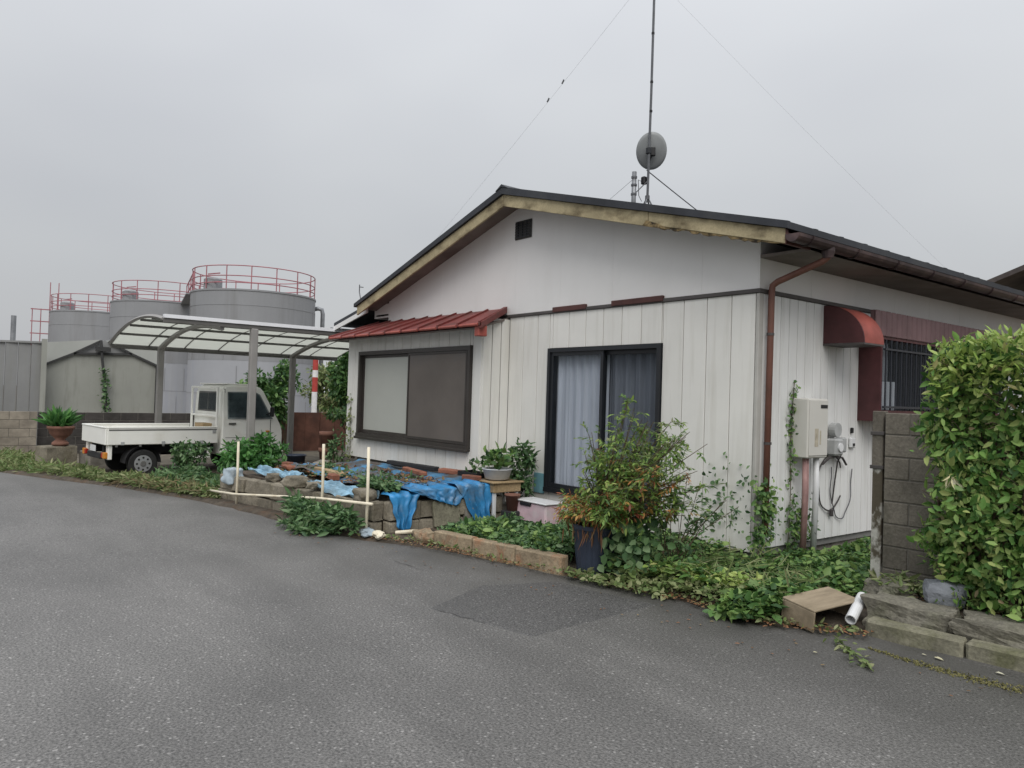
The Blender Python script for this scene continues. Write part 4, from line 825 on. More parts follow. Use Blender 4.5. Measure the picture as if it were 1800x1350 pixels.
# planter on a concrete plinth, left
t_ = thing('plant_stand', (-13.35, -4.05, -.1), 'weathered concrete plinth by the road at the left', 'plinth')
MB().obox((-13.35, -4.05, .10), (.42, .62, .44), R(20)).build('block', 'bed_block', t_, bevel=.02, jit=.006); MB().obox((-13.28, -3.35, .05), (.4, .5, .34), R(20)).build('block', 'footing', t_, bevel=.02)
t_ = thing('urn', (-13.3, -4.0, .32), 'terracotta urn with a wide rim on the concrete plinth', 'pot')
MB().lathe([(.10, 0), (.16, .03), (.15, .07), (.08, .13), (.14, .19), (.20, .25), (.22, .33), (.25, .35), (.25, .40), (.21, .40), (.19, .34), (.02, .33)], (-13.3, -4.0, .32), 20).build('bowl', 'terracotta', t_, smooth=True)
n = 110; P = np.column_stack([rng.normal(-13.35, .05, n), rng.normal(-4.05, .05, n), rng.uniform(.66, .72, n)]); D = rdir(n); D[:, 2] = abs(D[:, 2])+.5
tag(leaves('aspidistra', 'aspidistra', P, D, rdir(n), rng.uniform(.25, .48, n), .045, fold=.25, droop=.35), 'broad bright green leaves growing in the terracotta urn', 'plant')

# ================================================================== hedge, wall and stones on the right
blockwall('block_wall', 'tall mossy grey concrete block wall between house and hedge', 'cmu', (1.27, -.02), (4.6, .12), .1, 1.55, .13)
t_ = thing('gate_post', (1.205, -.02, .05), 'peeling white-painted post at the end of the grey block wall', 'post')
MB().box(1.165, 1.245, -.06, .02, .03, 1.10).build('lower_post', 'post_paint', t_, bevel=.006, jit=.003); MB().box(1.16, 1.25, -.065, .025, 1.10, 1.56).build('upper_post', 'cmu', t_, bevel=.006)
for z in (1.08, 1.36): MB().box(1.15, 1.262, -.075, .01, z, z+.03).build('hinge_band', 'trim_dark', t_, bevel=.003)
HG = thing('hedge', (3.0, -.33, .2), 'clipped evergreen hedge with glossy leaves and pale new growth on top', 'hedge')
def hedge_pts(n):
    out_p = []; out_n = []
    while len(out_p) < n:
        x_ = 1.90+2.6*rng.uniform()**1.15; z_ = rng.uniform(.22, 2.04); face = rng.uniform()
        ins = max(0, .62-z_)*.45+.06*math.sin(z_*7+1)+.04*math.sin(z_*17)                 # narrower and ragged towards the foot
        bul = .06*math.sin(x_*5.3+z_*3)+.05*math.sin(z_*6.1-x_*2)
        if face < .58: p = (x_+ins*(1 if x_ < 2.2 else 0), -.64-bul+max(0, .5-z_)*.25, z_); nn_ = (0, -1, .1)
        elif face < .78: p = (1.85+ins+bul*.8, rng.uniform(-.62, -.05), z_); nn_ = (-1, -.2, .1)
        elif face < .90: p = (x_, rng.uniform(-.62, -.05), 2.05+bul*.7); nn_ = (0, -.2, 1)
        else: p = (x_, rng.uniform(-.5, -.1), z_); nn_ = (-.3, -1, 0)
        out_p.append(p); out_n.append(nn_)
    return np.array(out_p), np.array(out_n)
P, Nn = hedge_pts(16000); P = P-Nn*rng.uniform(0, .16, (len(P), 1))+rng.normal(0, .025, P.shape)
Pi = np.column_stack([1.98+2.4*rng.uniform(0, 1, 3800)**1.1, rng.uniform(-.55, -.1, 3800), rng.uniform(.3, 2.0, 3800)]); P = np.concatenate([P, Pi]); Nn = np.concatenate([Nn, np.tile([[-.2, -1., .2]], (3800, 1))])
D = unit(rdir(len(P))+Nn*.55+np.array([0, 0, .12])); LL = .064*rng.choice([.5, .7, .9, 1.0, 1.15, 1.4], len(P))*rng.uniform(.85, 1.15, len(P))
tag(leaves('foliage', 'hedge_leaf', P, D, unit(Nn+rdir(len(P))*.55), LL, LL*.22, HG), kind='stuff')
n = 2600; x_ = 1.86+2.6*rng.uniform(0, 1, n)**1.15; P = np.column_stack([x_, rng.uniform(-.68, -.05, n), 2.02+.05*np.sin(x_*6)+rng.uniform(-.10, .07, n)]); fr_ = rng.uniform(0, 1, n) < .35
P[fr_, 1] = -.67+rng.normal(0, .03, fr_.sum()); P[fr_, 2] -= rng.uniform(0, .30, fr_.sum())**1.0; D = unit(rdir(n)*.8+np.array([0, -.35, .6])); LL = .07*rng.uniform(.6, 1.3, n)
tag(leaves('new_growth', 'hedge_new', P, D, unit(rdir(n)*.6+np.array([0, -.3, 1])), LL, LL*.2, HG), kind='stuff')
mb = MB()
for i in range(70):
    x_ = 1.85+2.5*random.random()**1.2; p = Vector((x_, random.uniform(-.5, -.15), .1)); q = Vector((x_+random.uniform(-.25, .25), random.uniform(-.6, -.1), random.uniform(1.2, 2.0)))
    mb.tube([p, p.lerp(q, .5)+Vector((random.uniform(-.08, .08), random.uniform(-.08, .08), 0)), q], [.014, .01, .004], 5)
mb.build('stem', 'bark', HG)
n = 60; zz = rng.uniform(.3, 2.0, n); xx_ = 1.92+1.6*rng.uniform(0, 1, n); P = np.column_stack([xx_, -.66-.05*np.sin(xx_*5.3+zz*3)+rng.normal(0, .03, n), zz])
leaves('dead_leaves', 'dry_leaf', P, rdir(n)+np.array([0, -.3, -.6]), rdir(n)+np.array([0, -1., .2]), rng.uniform(.04, .075, n), .012, HG)
mb = MB()
for i in range(90):
    x_ = 1.9+1.7*random.random(); z_ = random.uniform(.35, 2.02); p = Vector((x_, -.52, z_)); q = p+Vector((random.uniform(-.12, .12), random.uniform(-.26, -.14), random.uniform(-.02, .18)))
    mb.tube([p, p.lerp(q, .5)+Vector((0, 0, .015)), q], [.005, .004, .002], 4)
tag(mb.build('twig', 'bark', HG), kind='stuff')
# the largest leaves on the face, each a piece of its own
base = leaves('leaf', 'hedge_leaf', [(0, 0, 0)], np.array([[1., 0, 0]]), np.array([[0, 0, 1.]]), 1.0, .23, HG)
lm = base.data
for i in range(220):
    o = base if i == 0 else link(bpy.data.objects.new('leaf', lm), HG)
    z_ = random.uniform(.3, 2.0); x_ = 1.90+1.3*random.random(); ins = max(0, .62-z_)*.4
    if random.random() < .25: p = Vector((1.83+ins+random.uniform(-.03, .03), random.uniform(-.6, -.1), z_)); nv = Vector((-1, -.3, .2))
    else: p = Vector((x_+ins, -.68-.06*math.sin(x_*5.3+z_*3)-.05*math.sin(z_*6.1-x_*2)+max(0, .5-z_)*.25, z_)); nv = Vector((0, -1, .25))
    nv = (nv+Vector((random.gauss(0, .5) for _ in range(3)))).normalized(); d = Vector((random.gauss(0, 1), random.gauss(-.2, .6), random.gauss(.1, .8))); d = (d-nv*d.dot(nv)).normalized()
    y_ = nv.cross(d); s = random.uniform(.055, .09)
    m = Matrix(((d.x*s, y_.x*s, nv.x*s, p.x), (d.y*s, y_.y*s, nv.y*s, p.y), (d.z*s, y_.z*s, nv.z*s, p.z), (0, 0, 0, 1)))
    o.matrix_parent_inverse = W(HG).inverted(); o.matrix_basis = m
n = 9; tag(leaves('withered_flower', 'pale_leaf', np.array([[2.06, -.76, 1.12]])+rng.normal(0, .012, (n, 3)), unit(rng.normal(0, .35, (n, 3))+np.array([0, -.2, -1])), rdir(n), .09, .012), 'withered pale pink flower hanging on the hedge face', 'flower')
# stones and kerb
box_k = thing('kerb', (2.6, -.98, 0), 'mossy concrete kerb along the road at the right edge', 'kerb')
xk = 1.63
for L in (.62, .60, .60, .60, .6): MB().obox((xk+L/2, -1.02+.115*(xk+L/2-1.63)*.9, .035), (L-.008, .13, .15), R(5)).build('kerb_block', 'kerb_moss', box_k, bevel=.018, jit=.004); xk += L
SL = 'rough stones behind the right-hand kerb'
tag(rock('stone', 'stone_grey', (1.83, -.76, .09), (.54, .36, .27), 3, rz=R(8), boxy=.88, amp=.17, sub=16), 'broad flat-topped mossy stone nearest the white pipe', 'stone', SL)
tag(rock('stone', 'stone_grey', (2.50, -.68, .08), (.74, .38, .25), 9, rz=R(6), boxy=.85, amp=.2, sub=16), 'long rough grey stone under the hedge behind the kerb', 'stone', SL)
tag(rock('stone', 'stone_grey', (3.3, -.62, .10), (.8, .42, .28), 12, rz=R(4), boxy=.75, amp=.13), 'rough stone at the far right end of the kerb', 'stone', SL)
tag(rock('stone', 'stone_blue', (1.93, -.50, .27), (.26, .2, .17), 5, rz=R(30), boxy=.45, amp=.08), 'small blue-grey rounded stone on top, at the foot of the hedge', 'stone', SL)
tag(rock('stone', 'stone_grey', (1.52, -.42, .15), (.30, .24, .22), 15, rz=R(-20), boxy=.5, amp=.24, sub=14), 'knobbly mossy stone at the foot of the block wall', 'stone', SL)
MBS = sheet('soil_bank', 'soil', [[(x_, -.62, .10+.02*math.sin(x_*9)) for x_ in np.linspace(1.4, 4.5, 24)], [(x_, -.45, .19+.02*math.sin(x_*7)) for x_ in np.linspace(1.35, 4.5, 24)], [(x_, .0, .2) for x_ in np.linspace(1.3, 4.5, 24)]])
# upturned wooden box and white pipe
t_ = thing('wooden_box', (1.33, -1.10, .02), 'brown upturned wooden box tilted on the road edge', 'box', rz=R(-8))
def lb(name, mat, *a, rot=None): return MB().box(*a).build(name, mat, t_, local=True, bevel=.004)
lb('top_board', 'wood_box', -.14, .14, -.25, .25, .145, .16); lb('side_board', 'wood_box', -.14, -.125, -.25, .25, .0, .144); lb('end_board', 'wood_box', -.124, .14, -.25, -.235, .0, .144); lb('end_board', 'wood_box', -.124, .14, .235, .25, .0, .144)
t_.rotation_euler = (R(3), R(7), R(-8)); t_.location = (1.33, -1.12, .035)
t_ = thing('pipe_offcut', (1.55, -1.0, .05), 'short white plastic pipe lying between box and stones', 'pipe')
v = []; n = 16
p, q = Vector((1.565, -1.13, .09)), Vector((1.50, -.84, .20)); d = (q-p).normalized(); xx = d.cross(Vector((0, 0, 1))).normalized(); yy = xx.cross(d)
for e_, r_ in ((p, .038), (q, .038), (q, .032), (p, .032)): v += [e_+xx*r_*math.cos(2*math.pi*j/n)+yy*r_*math.sin(2*math.pi*j/n) for j in range(n)]
MB().add(v, [(k*n+j, k*n+(j+1) % n, ((k+1) % 4)*n+(j+1) % n, ((k+1) % 4)*n+j) for k in range(4) for j in range(n)]).build('tube', 'pvc_white', t_)
# neighbour's house behind
t_ = thing('neighbour_house', (-.5, 17, 0), 'corner of a neighbouring brown-roofed house beyond the right-hand eave', 'house')
MB().box(-2.6, 5, 14.3, 21, 0, 4.35).build('wall', 'neighbour_wall', t_)
MB().hexa([(-3.25, 13.7, 4.50), (.9, 13.7, 6.05), (.9, 21.5, 6.05), (-3.25, 21.5, 4.50), (-3.25, 13.7, 4.62), (.9, 13.7, 6.17), (.9, 21.5, 6.17), (-3.25, 21.5, 4.62)]).build('roof', 'roof_tile_brown', t_)
MB().hexa([(.905, 13.7, 6.05), (5.2, 13.7, 4.5), (5.2, 21.5, 4.5), (.905, 21.5, 6.05), (.905, 13.7, 6.17), (5.2, 13.7, 4.62), (5.2, 21.5, 4.62), (.905, 21.5, 6.17)]).build('roof', 'roof_tile_brown', t_)
MB().prism([(-2.6, 4.35), (5, 4.35), (.9, 5.95)], 'y', 14.3, 14.5).build('gable', 'neighbour_wall', t_)

# ================================================================== raised bed with tarp
BD = thing('raised_bed', (-5.1, -1.6, 0), 'low raised garden bed walled with rough concrete blocks in front of the bay', 'garden bed')
def bline(p, q, z0, n, hz, mat='bed_block', courses=2):
    p = Vector((*p, 0)); q = Vector((*q, 0)); L = (q-p).length; d = (q-p).normalized(); rz = math.atan2(d.y, d.x)
    for k in range(courses):
        s = 0 if k % 2 == 0 else -.2
        while s < L-.05:
            bl = random.uniform(.30, .46); a, b = max(0, s), min(L, s+bl); c = p+d*((a+b)/2); g_ = gz(c.x)
            nrm = Vector((d.y, -d.x, 0))*random.uniform(-.02, .025)
            MB().obox((c.x+nrm.x, c.y+nrm.y, g_+z0+hz*(k+.5)), (b-a-.012, .15, hz-random.uniform(.008, .025)), rz+random.uniform(-.04, .04), random.uniform(-.03, .03)).build('block', mat, BD, bevel=.012, jit=.010)
            s += bl
bline((-7.15, -2.72), (-3.22, -2.25), -.05, 10, .215); bline((-3.2, -2.2), (-3.2, -.62), -.05, 4, .215); bline((-7.15, -.9), (-7.15, -2.68), -.05, 4, .215)
MB().prism([(-7.1, -2.66), (-3.28, -2.18), (-3.28, -.56), (-7.1, -.56)], 'z', -.05, .36).build('soil_fill', 'soil', BD)
MB().obox((-3.115, -1.45, .22), (.05, .36, .30), 0, R(4), R(-8)).build('leaning_slab', 'kerb_moss', BD, bevel=.012); MB().obox((-3.12, -1.05, .16), (.06, .3, .2), R(6), 0, R(-6)).build('leaning_slab', 'footing', BD, bevel=.012)
def tarp(name, label, mat, poly, z0, amp, n=26, seed=0, drape=None):
    """wrinkled sheet over a quad (p00,p10,p11,p01)"""
    a, b, c, d = [np.array(p, float) for p in poly]; rs = np.random.default_rng(seed); ph = rs.uniform(0, 6.28, 12); V = []
    for j in range(n+1):
        for i in range(n+1):
            u, v_ = i/n, j/n; p = a*(1-u)*(1-v_)+b*u*(1-v_)+c*u*v_+d*(1-u)*v_
            h = amp*(math.sin(9*u+5*v_+ph[0])*.5+math.sin(17*v_-7*u+ph[1])*.35+abs(math.sin(13*u+11*v_+ph[2]))*.7+abs(math.sin(23*u-19*v_+ph[3]))*.35)+rs.uniform(-.15, .15)*amp
            wob = .025*math.sin(9*u+7*v_+ph[4])
            V.append((p[0]+wob, p[1]+wob*.7, p[2]+h))
    f = [(j*(n+1)+i, j*(n+1)+i+1, (j+1)*(n+1)+i+1, (j+1)*(n+1)+i) for j in range(n) for i in range(n)]
    o = MB().add(V, f).build(name, mat); md = o.modifiers.new('thickness', 'SOLIDIFY'); md.thickness = .003
    return tag(o, label, 'tarp')
TG = 'blue tarps over the raised bed'
o_ = tarp('tarp', 'dirty blue tarp spread along the back of the raised bed under the bay', 'tarp_dirty', [(-7.0, -1.55, .40), (-3.15, -1.5, .44), (-3.15, -.5, .50), (-7.0, -.5, .44)], 0, .035, 34, 1)
def flap(name, label, mat, y0, y1, yb0, yb1, x_, zt_, zb_, seed, top=.18, folds=4):
    """sheet lying over the bed edge and hanging in pleats down its right-hand end"""
    rs = np.random.default_rng(seed); ph = rs.uniform(0, 6.28, 4); V = []; nu, nv = 28, 22
    for j in range(nv+1):
        v_ = j/nv
        for i in range(nu+1):
            u = i/nu; w_ = max(0, (v_-.2)/.8); yy = (y0+(y1-y0)*u)*(1-w_)+(yb0+(yb1-yb0)*u)*w_
            pl = math.sin(2*math.pi*folds*u+ph[0]+1.5*v_)*.5+math.sin(2*math.pi*folds*1.7*u+ph[1]-2*v_)*.3
            if v_ < .2: p = (x_-top*(1-v_/.2)+.01*pl, yy, zt_+.02*pl+.012*math.sin(20*u+8*v_))
            else: p = (x_+.02+.035*w_+.035*pl*(.4+w_), yy+.01*math.sin(17*v_+5*u), zt_-(zt_-zb_-.06*math.sin(2.5*u+ph[2]))*w_)
            V.append(p)
    f = [(j*(nu+1)+i, j*(nu+1)+i+1, (j+1)*(nu+1)+i+1, (j+1)*(nu+1)+i) for j in range(nv) for i in range(nu)]
    o = MB().add(V, f).build(name, mat, smooth=True); md = o.modifiers.new('thickness', 'SOLIDIFY'); md.thickness = .003
    return tag(o, label, 'tarp')
tarp('tarp', 'pale blue strip of tarp along the left front of the bed', 'tarp_pale', [(-6.55, -2.56, .40), (-5.2, -2.42, .40), (-5.2, -2.28, .45), (-6.5, -2.42, .45)], 0, .04, 30, 2)
tarp('tarp', 'pale blue strip of tarp over the right front edge of the bed', 'tarp_pale', [(-4.75, -2.47, .40), (-3.35, -2.34, .33), (-3.4, -2.16, .43), (-4.7, -2.32, .45)], 0, .04, 30, 3)
tarp('tarp', 'deep blue tarp bunched across the middle of the bed', 'tarp_dirty', [(-6.7, -2.05, .41), (-3.6, -1.95, .43), (-3.8, -1.35, .47), (-6.6, -1.45, .45)], 0, .05, 34, 14)
flap('tarp', 'bright blue tarp hanging over the right end of the bed by the table', 'tarp', -1.32, -.80, -1.05, -.86, -3.12, .53, .03, 4, .35, 3.3)
flap('tarp', 'blue tarp flap draped down the front corner of the bed', 'tarp', -2.20, -1.82, -2.12, -1.98, -3.12, .46, .12, 5, .2, 2.3)
flap('tarp', 'blue tarp edge folded over the middle of the bed right end', 'tarp', -1.95, -1.1, -1.7, -1.3, -3.13, .50, .36, 6, .55, 5)
tag(rock('sack', 'bag_pale', (-6.72, -2.72, .33), (.24, .17, .22), 78, rz=R(15), boxy=.55, amp=.22, sub=12), 'faded blue and white sack slumped at the left end of the bed', 'sack')
DB = 'debris lying on the raised bed'
dl = ['reddish brick on the bed at the far left', 'brown broken tile by the left pole', 'brown timber offcut lying across the bed', 'reddish brick near the middle pole', 'rusty brown brick on the tarp beside the right pole', 'brown timber offcut under the bay window', 'dark brown board along the foot of the bay', 'rust-brown board end under the bay corner', 'broken brick at the right end of the tarp']
for i, (x_, y_, z_, sx, sy, sz, m_) in enumerate([(-6.75, -1.9, .47, .22, .10, .06, 'brick_red'), (-6.35, -2.05, .47, .28, .14, .05, 'brick_red'), (-5.3, -1.9, .50, .9, .09, .05, 'wood_tan'), (-4.75, -2.1, .49, .22, .1, .07, 'brick_red'), (-3.75, -2.0, .52, .40, .12, .07, 'brick_red'), (-4.6, -1.0, .54, .8, .08, .05, 'brick_red'), (-5.3, -.62, .54, 1.2, .10, .06, 'chassis'), (-4.2, -.60, .55, .55, .12, .06, 'brick_red'), (-3.4, -.9, .57, .24, .12, .06, 'brick_red')]):
    tag(MB().obox((x_, y_, z_), (sx, sy, sz), random.uniform(-.3, .3), random.uniform(-.05, .05)).build('rubble' if sx < .5 else 'plank', m_, bevel=.008, jit=.004), dl[i], 'brick' if sx < .5 else 'plank', DB)
for i, (x_, y_, z_, s, l_) in enumerate([(-5.75, -2.50, .40, .15, 'pale concrete lump on the front wall left of the middle pole'), (-5.0, -2.48, .42, .20, 'pale concrete lump on the front wall by the middle pole'), (-4.55, -2.45, .42, .12, 'small concrete lump right of the middle pole'), (-3.5, -2.30, .42, .20, 'mossy concrete lump on the front wall at the right corner')]):
    tag(rock('rubble', 'bed_block', (x_, y_, z_), (s*1.5, s, s*.7), 30+i, rz=i), l_, 'rubble', DB)
# cream poles and rail
GP = 'cream poles along the raised bed'
for (x_, y_, h, l_) in ((-6.31, -2.80, .85, 'left of the three cream poles in front of the bed'), (-4.18, -2.51, .955, 'middle of the three cream poles in front of the bed'), (-3.22, -2.42, .985, 'right of the three cream poles, at the bed corner')):
    tag(MB().tube([(x_, y_, gz(x_)-.02), (x_+.012, y_, h*.5), (x_, y_, h)], .017, 10).build('pole', 'pole_cream', smooth=True), l_, 'pole', GP)
tag(MB().tube([(-7.34, -2.92, .075), (-6.31, -2.835, .125), (-4.18, -2.55, .315), (-3.05, -2.445, .385)], .016, 10).build('rail', 'pole_cream', smooth=True), 'long cream pipe lying across the poles along the bed front', 'rail')

# ================================================================== table corner by the door
t_ = thing('small_table', (-3.28, -.62, .05), 'small old wooden table with pale legs at the end of the bed', 'table')
MB().box(-3.56, -3.02, -.84, -.42, .42, .53).build('apron', 'wood_tan', t_, bevel=.006); MB().box(-3.59, -2.99, -.87, -.39, .531, .552).build('top', 'wood_tan', t_, bevel=.005)
for a, b in ((-3.53, -.80), (-3.06, -.80), (-3.53, -.46), (-3.06, -.46)): MB().box(a-.02, a+.02, b-.02, b+.02, .02, .42).build('leg', 'pvc_white', t_, bevel=.004)
t_ = thing('basin', (-3.2, -.66, .553), 'round pale metal basin on the wooden table', 'basin')
MB().lathe([(.10, 0), (.15, .02), (.18, .13), (.195, .135), (.19, .145), (.17, .14), (.14, .04), (.02, .03)], (-3.2, -.66, .553), 24).build('bowl', 'basin', t_, smooth=True)
MB().lathe([(.165, 0), (.01, .01)], (-3.2, -.66, .66), 20).build('soil', 'soil', t_)
n = 110; P = np.column_stack([rng.normal(-3.2, .09, n), rng.normal(-.64, .08, n), rng.uniform(.70, .92, n)]); D = rdir(n); D[:, 2] = abs(D[:, 2])*.8
t_ = thing('potted_plant', (-3.2, -.64, .67), 'leafy plant sprouting from the pale basin', 'plant')
tag(leaves('foliage', 'ivy_leaf', P, D, rdir(n)+np.array([0, 0, .6]), rng.uniform(.07, .13, n), .03, t_), kind='stuff'); mb = MB()
for i in range(9): mb.tube([(-3.2, -.64, .665), (float(P[i, 0]*.5-1.6), float(P[i, 1]*.5-.32), .75), tuple(P[i])], .004, 5)
mb.build('stem', 'stem_green', t_)
t_ = thing('plant_tray', (-3.6, -.72, .53), 'shallow black tray at the left of the basin', 'tray')
MB().box(-3.80, -3.38, -.84, -.62, .558, .572).box(-3.80, -3.38, -.84, -.825, .573, .62).box(-3.80, -3.38, -.635, -.62, .573, .62).box(-3.80, -3.785, -.824, -.636, .573, .62).box(-3.395, -3.38, -.824, -.636, .573, .62).build('tray', 'black_plastic', t_)
n = 26; P = np.column_stack([rng.uniform(-3.75, -3.45, n), rng.normal(-.70, .04, n), rng.uniform(.58, .84, n)]); D = rdir(n); D[:, 2] = abs(D[:, 2])
t_ = thing('seedlings', (-3.6, -.70, .573), 'sparse dark seedlings growing in the black tray', 'plant'); mb = MB()
for i in range(8): mb.tube([(float(P[i, 0]), -.72, .574), tuple(P[i])], .003, 4)
mb.build('stem', 'stem_green', t_); leaves('foliage', 'weed_dark', P, D, rdir(n), .08, .028, t_)['kind'] = 'stuff'
bush('shrub', 'dark green bush against the wall between table and sliding door', (-3.22, -.28, .58), (.27, .16, .42), 900, 'weed_dark', L=.08, base=.05)
t_ = thing('flower_pot', (-2.93, -.78, .05), 'orange-red plastic pot under the edge of the table', 'pot')
MB().lathe([(.06, 0), (.09, .18), (.10, .18), (.10, .20), (.08, .2), (.06, .05), (.01, .04)], (-2.93, -.62, .21), 16).build('pot', 'terracotta', t_, smooth=True); MB().obox((-2.93, -.62, .12), (.2, .2, .18)).build('crate', 'chassis', t_, bevel=.01)
t_ = thing('planter_box', (-2.62, -.45, .05), 'pink and white plastic planter box below the sliding door', 'planter')
MB().box(-2.90, -2.36, -.58, -.32, .10, .34).build('box', 'pink_plastic', t_, bevel=.02); MB().box(-2.92, -2.34, -.60, -.30, .341, .36).build('rim', 'pvc_white', t_, bevel=.006); MB().obox((-2.72, -.585, .315), (.20, .03, .04)).build('handle', 'black_plastic', t_, bevel=.008)
t_ = thing('clay_pipes', (-8.8, -.38, .0), 'stack of orange clay pots standing behind the bed, left of the bay', 'pot')
for z, r_ in ((0, .13), (.30, .125), (.60, .12)): MB().lathe([(r_*.85, 0), (r_, .22), (r_*1.12, .225), (r_*1.12, .295)], (-8.75, -.38, z-.05), 16).build('pot', 'terracotta', t_, smooth=True)
t_ = thing('water_barrel', (-8.9, -.95, 0), 'dark blue plastic tub on the ground behind the bed', 'tub')
MB().lathe([(.14, 0), (.17, .36), (.185, .365), (.185, .39), (.16, .39), (.15, .1), (.02, .1)], (-9.3, -.72, 0), 18).build('tub', 'pot_navy', t_, smooth=True)
t_ = thing('stone_basin', (-8.35, -.75, 0), 'low grey concrete slab heap by the bay corner', 'rubble')
for i, (x_, y_, z_) in enumerate([(-8.2, -.9, .14), (-8.0, -.7, .3), (-8.4, -1.2, .12)]): MB().obox((x_, y_, z_), (.4, .3, .14), i*.7, .1).build('slab', 'footing', t_, bevel=.012)

# kerb with rust stains in front of the door
kb = thing('rusty_kerb', (-1.5, -1.85, 0), 'low tan concrete kerb with orange rust stains before the door', 'kerb')
p, q = Vector((-2.46, -1.985, 0)), Vector((-.78, -1.70, 0)); d = q-p; rz = math.atan2(d.y, d.x)
for i in range(3): c = p+d*((i+.5)/3); MB().obox((c.x, c.y, .07), (d.length/3-.012, .12, .19), rz, random.uniform(-.03, .03)).build('kerb_block', 'kerb_rust', kb, bevel=.014, jit=.005)
tag(rock('stone', 'kerb_rust', (-2.62, -2.06, .06), (.24, .18, .16), 41, boxy=.5), 'rust-stained lump of concrete at the left end of the kerb', 'stone')
tag(MB().tube([(-3.02, -2.16, .06), (-2.85, -2.02, .09), (-2.55, -1.88, .08)], .022, 8).build('branch', 'pole_cream'), 'pale crooked stick lying on the soil by the tarp corner', 'stick')
for i, (x_, y_, s, m_, l_) in enumerate([(-3.18, -2.42, .12, 'bag_pale', 'crumpled pale plastic scrap at the foot of the right pole'), (-3.0, -2.38, .10, 'pole_cream', 'cream rubbish scrap by the road edge'), (-2.3, -1.6, .14, 'bag_pale', 'crumpled clear bag in the weeds behind the kerb')]): tag(rock('litter', m_, (x_, y_, .06), (s*1.3, s, s*.6), 60+i, boxy=.2, amp=.4), l_, 'litter')

def twiggy(parent, base, tips, ntw, tl, nl, L, mat, name, asp=.34, droop=.15, r0=.007):
    """stems from base to tips, side twigs along them, leaves set along the twigs"""
    st = MB(); tw = MB(); P = []; D = []
    for e_ in tips:
        e_ = Vector(e_); b0 = Vector(base)+Vector((random.uniform(-.07, .07), random.uniform(-.07, .07), 0)); mid = b0.lerp(e_, .5)+Vector((random.uniform(-.03, .03), random.uniform(-.03, .03), .08))
        st.tube([b0, mid, e_], [r0, r0*.7, .0025], 5)
        for k in range(ntw):
            f_ = random.uniform(.45, 1.0); o_ = mid.lerp(e_, (f_-.5)*2) if f_ > .5 else b0.lerp(mid, f_*2)
            d = Vector((random.gauss(0, 1), random.gauss(0, 1), random.gauss(.15, .5))).normalized(); q = o_+d*tl*random.uniform(.5, 1.15)-Vector((0, 0, droop*tl*.5))
            tw.tube([o_, o_.lerp(q, .5)+Vector((0, 0, .012)), q], [.0022, .0018, .001], 3)
            for j in range(nl):
                u = (j+random.random())/nl; p = o_.lerp(q, .25+.75*u); P.append(p); D.append((d*.6+Vector((random.gauss(0, .6), random.gauss(0, .6), random.gauss(-droop, .35)))))
    P = np.array([tuple(p) for p in P]); D = np.array([tuple(p) for p in D]); n = len(P); LL = L*rng.choice([.6, .85, 1, 1.2], n)*rng.uniform(.85, 1.15, n); N = rdir(n)*.5; N[:, 2] += .8
    leaves(name, mat, P, D, N, LL, LL*asp*.5, parent); st.build('stem', 'bark', parent); tag(tw.build('twig', 'stem_green', parent), kind='stuff')
# ================================================================== nandina in its pot
t_ = thing('planter_pot', (-.64, -1.47, 0), 'tall dark navy ribbed plant pot at the road edge', 'pot')
n = 40; prof = [(.15, 0), (.165, .10), (.20, .42), (.215, .425), (.215, .46), (.19, .46), (.17, .38), (.02, .37)]
MB().lathe(prof, (-.64, -1.47, .0), n).build('pot', 'pot_navy', t_)
for i in range(20): a = 2*math.pi*i/20; MB().tube([(-.64+.156*math.cos(a), -1.47+.156*math.sin(a), .04), (-.64+.199*math.cos(a), -1.47+.199*math.sin(a), .41)], .006, 5).build('rib', 'pot_navy', t_)
N_ = thing('nandina', (-.6, -1.45, .38), 'bushy feathery shrub with green top and rusty red lower leaves in the navy pot', 'shrub')
tips = []
for i in range(72):
    a = random.uniform(0, 2*math.pi); rr_ = .56*random.random()**.55; tips.append((-.22+rr_*math.cos(a), -1.30+rr_*math.sin(a), random.uniform(.66, 1.52)-rr_*.42))
tips += [(-.30, -1.45, 1.62), (-.34, -1.42, 1.56), (-.22, -1.36, 1.42), (-.62, -1.5, 1.28), (-.28, -1.4, 1.52), (-.26, -1.42, 1.46)]
twiggy(N_, (-.6, -1.45, .4), tips, 8, .20, 9, .055, 'nandina_green', 'foliage', .34, .2, .008)
twiggy(N_, (-.6, -1.45, .4), [t for t in tips if t[2] > 1.2][:14], 4, .11, 8, .05, 'weed_light', 'young_shoots', .34, -.2, .004)
twiggy(N_, (-.6, -1.45, .4), [t for t in tips if t[2] < 1.1][:26], 6, .17, 8, .052, 'nandina_rust', 'turning_leaves', .34, .2, .004)
def spray(tips_, n, rad, mat, name, L, droop_):
    tp = np.array([tuple(t) for t in tips_]); c = tp[rng.integers(0, len(tp), n)]; d = rdir(n); d[:, 2] *= .55
    P = c+d*rad*(rng.uniform(0, 1, (n, 1))**.5); D = unit(d+rdir(n)*.5+np.array([0, 0, -droop_])); LL = L*rng.uniform(.6, 1.3, n); N = rdir(n)*.5; N[:, 2] += .8
    return leaves(name, mat, P, D, N, LL, LL*.17, N_)
low = [(-.64+.22*math.cos(a), -1.52+.2*math.sin(a), random.uniform(.50, .72)) for a in np.linspace(0, 2*math.pi, 18)]+[(-.35, -1.5, .55), (-.25, -1.45, .62), (-.5, -1.65, .58), (-.75, -1.6, .62)]
spray(low, 1500, .14, 'nandina_rust', 'red_foliage', .048, .35); spray(low, 900, .15, 'nandina_green', 'low_foliage', .05, .3)
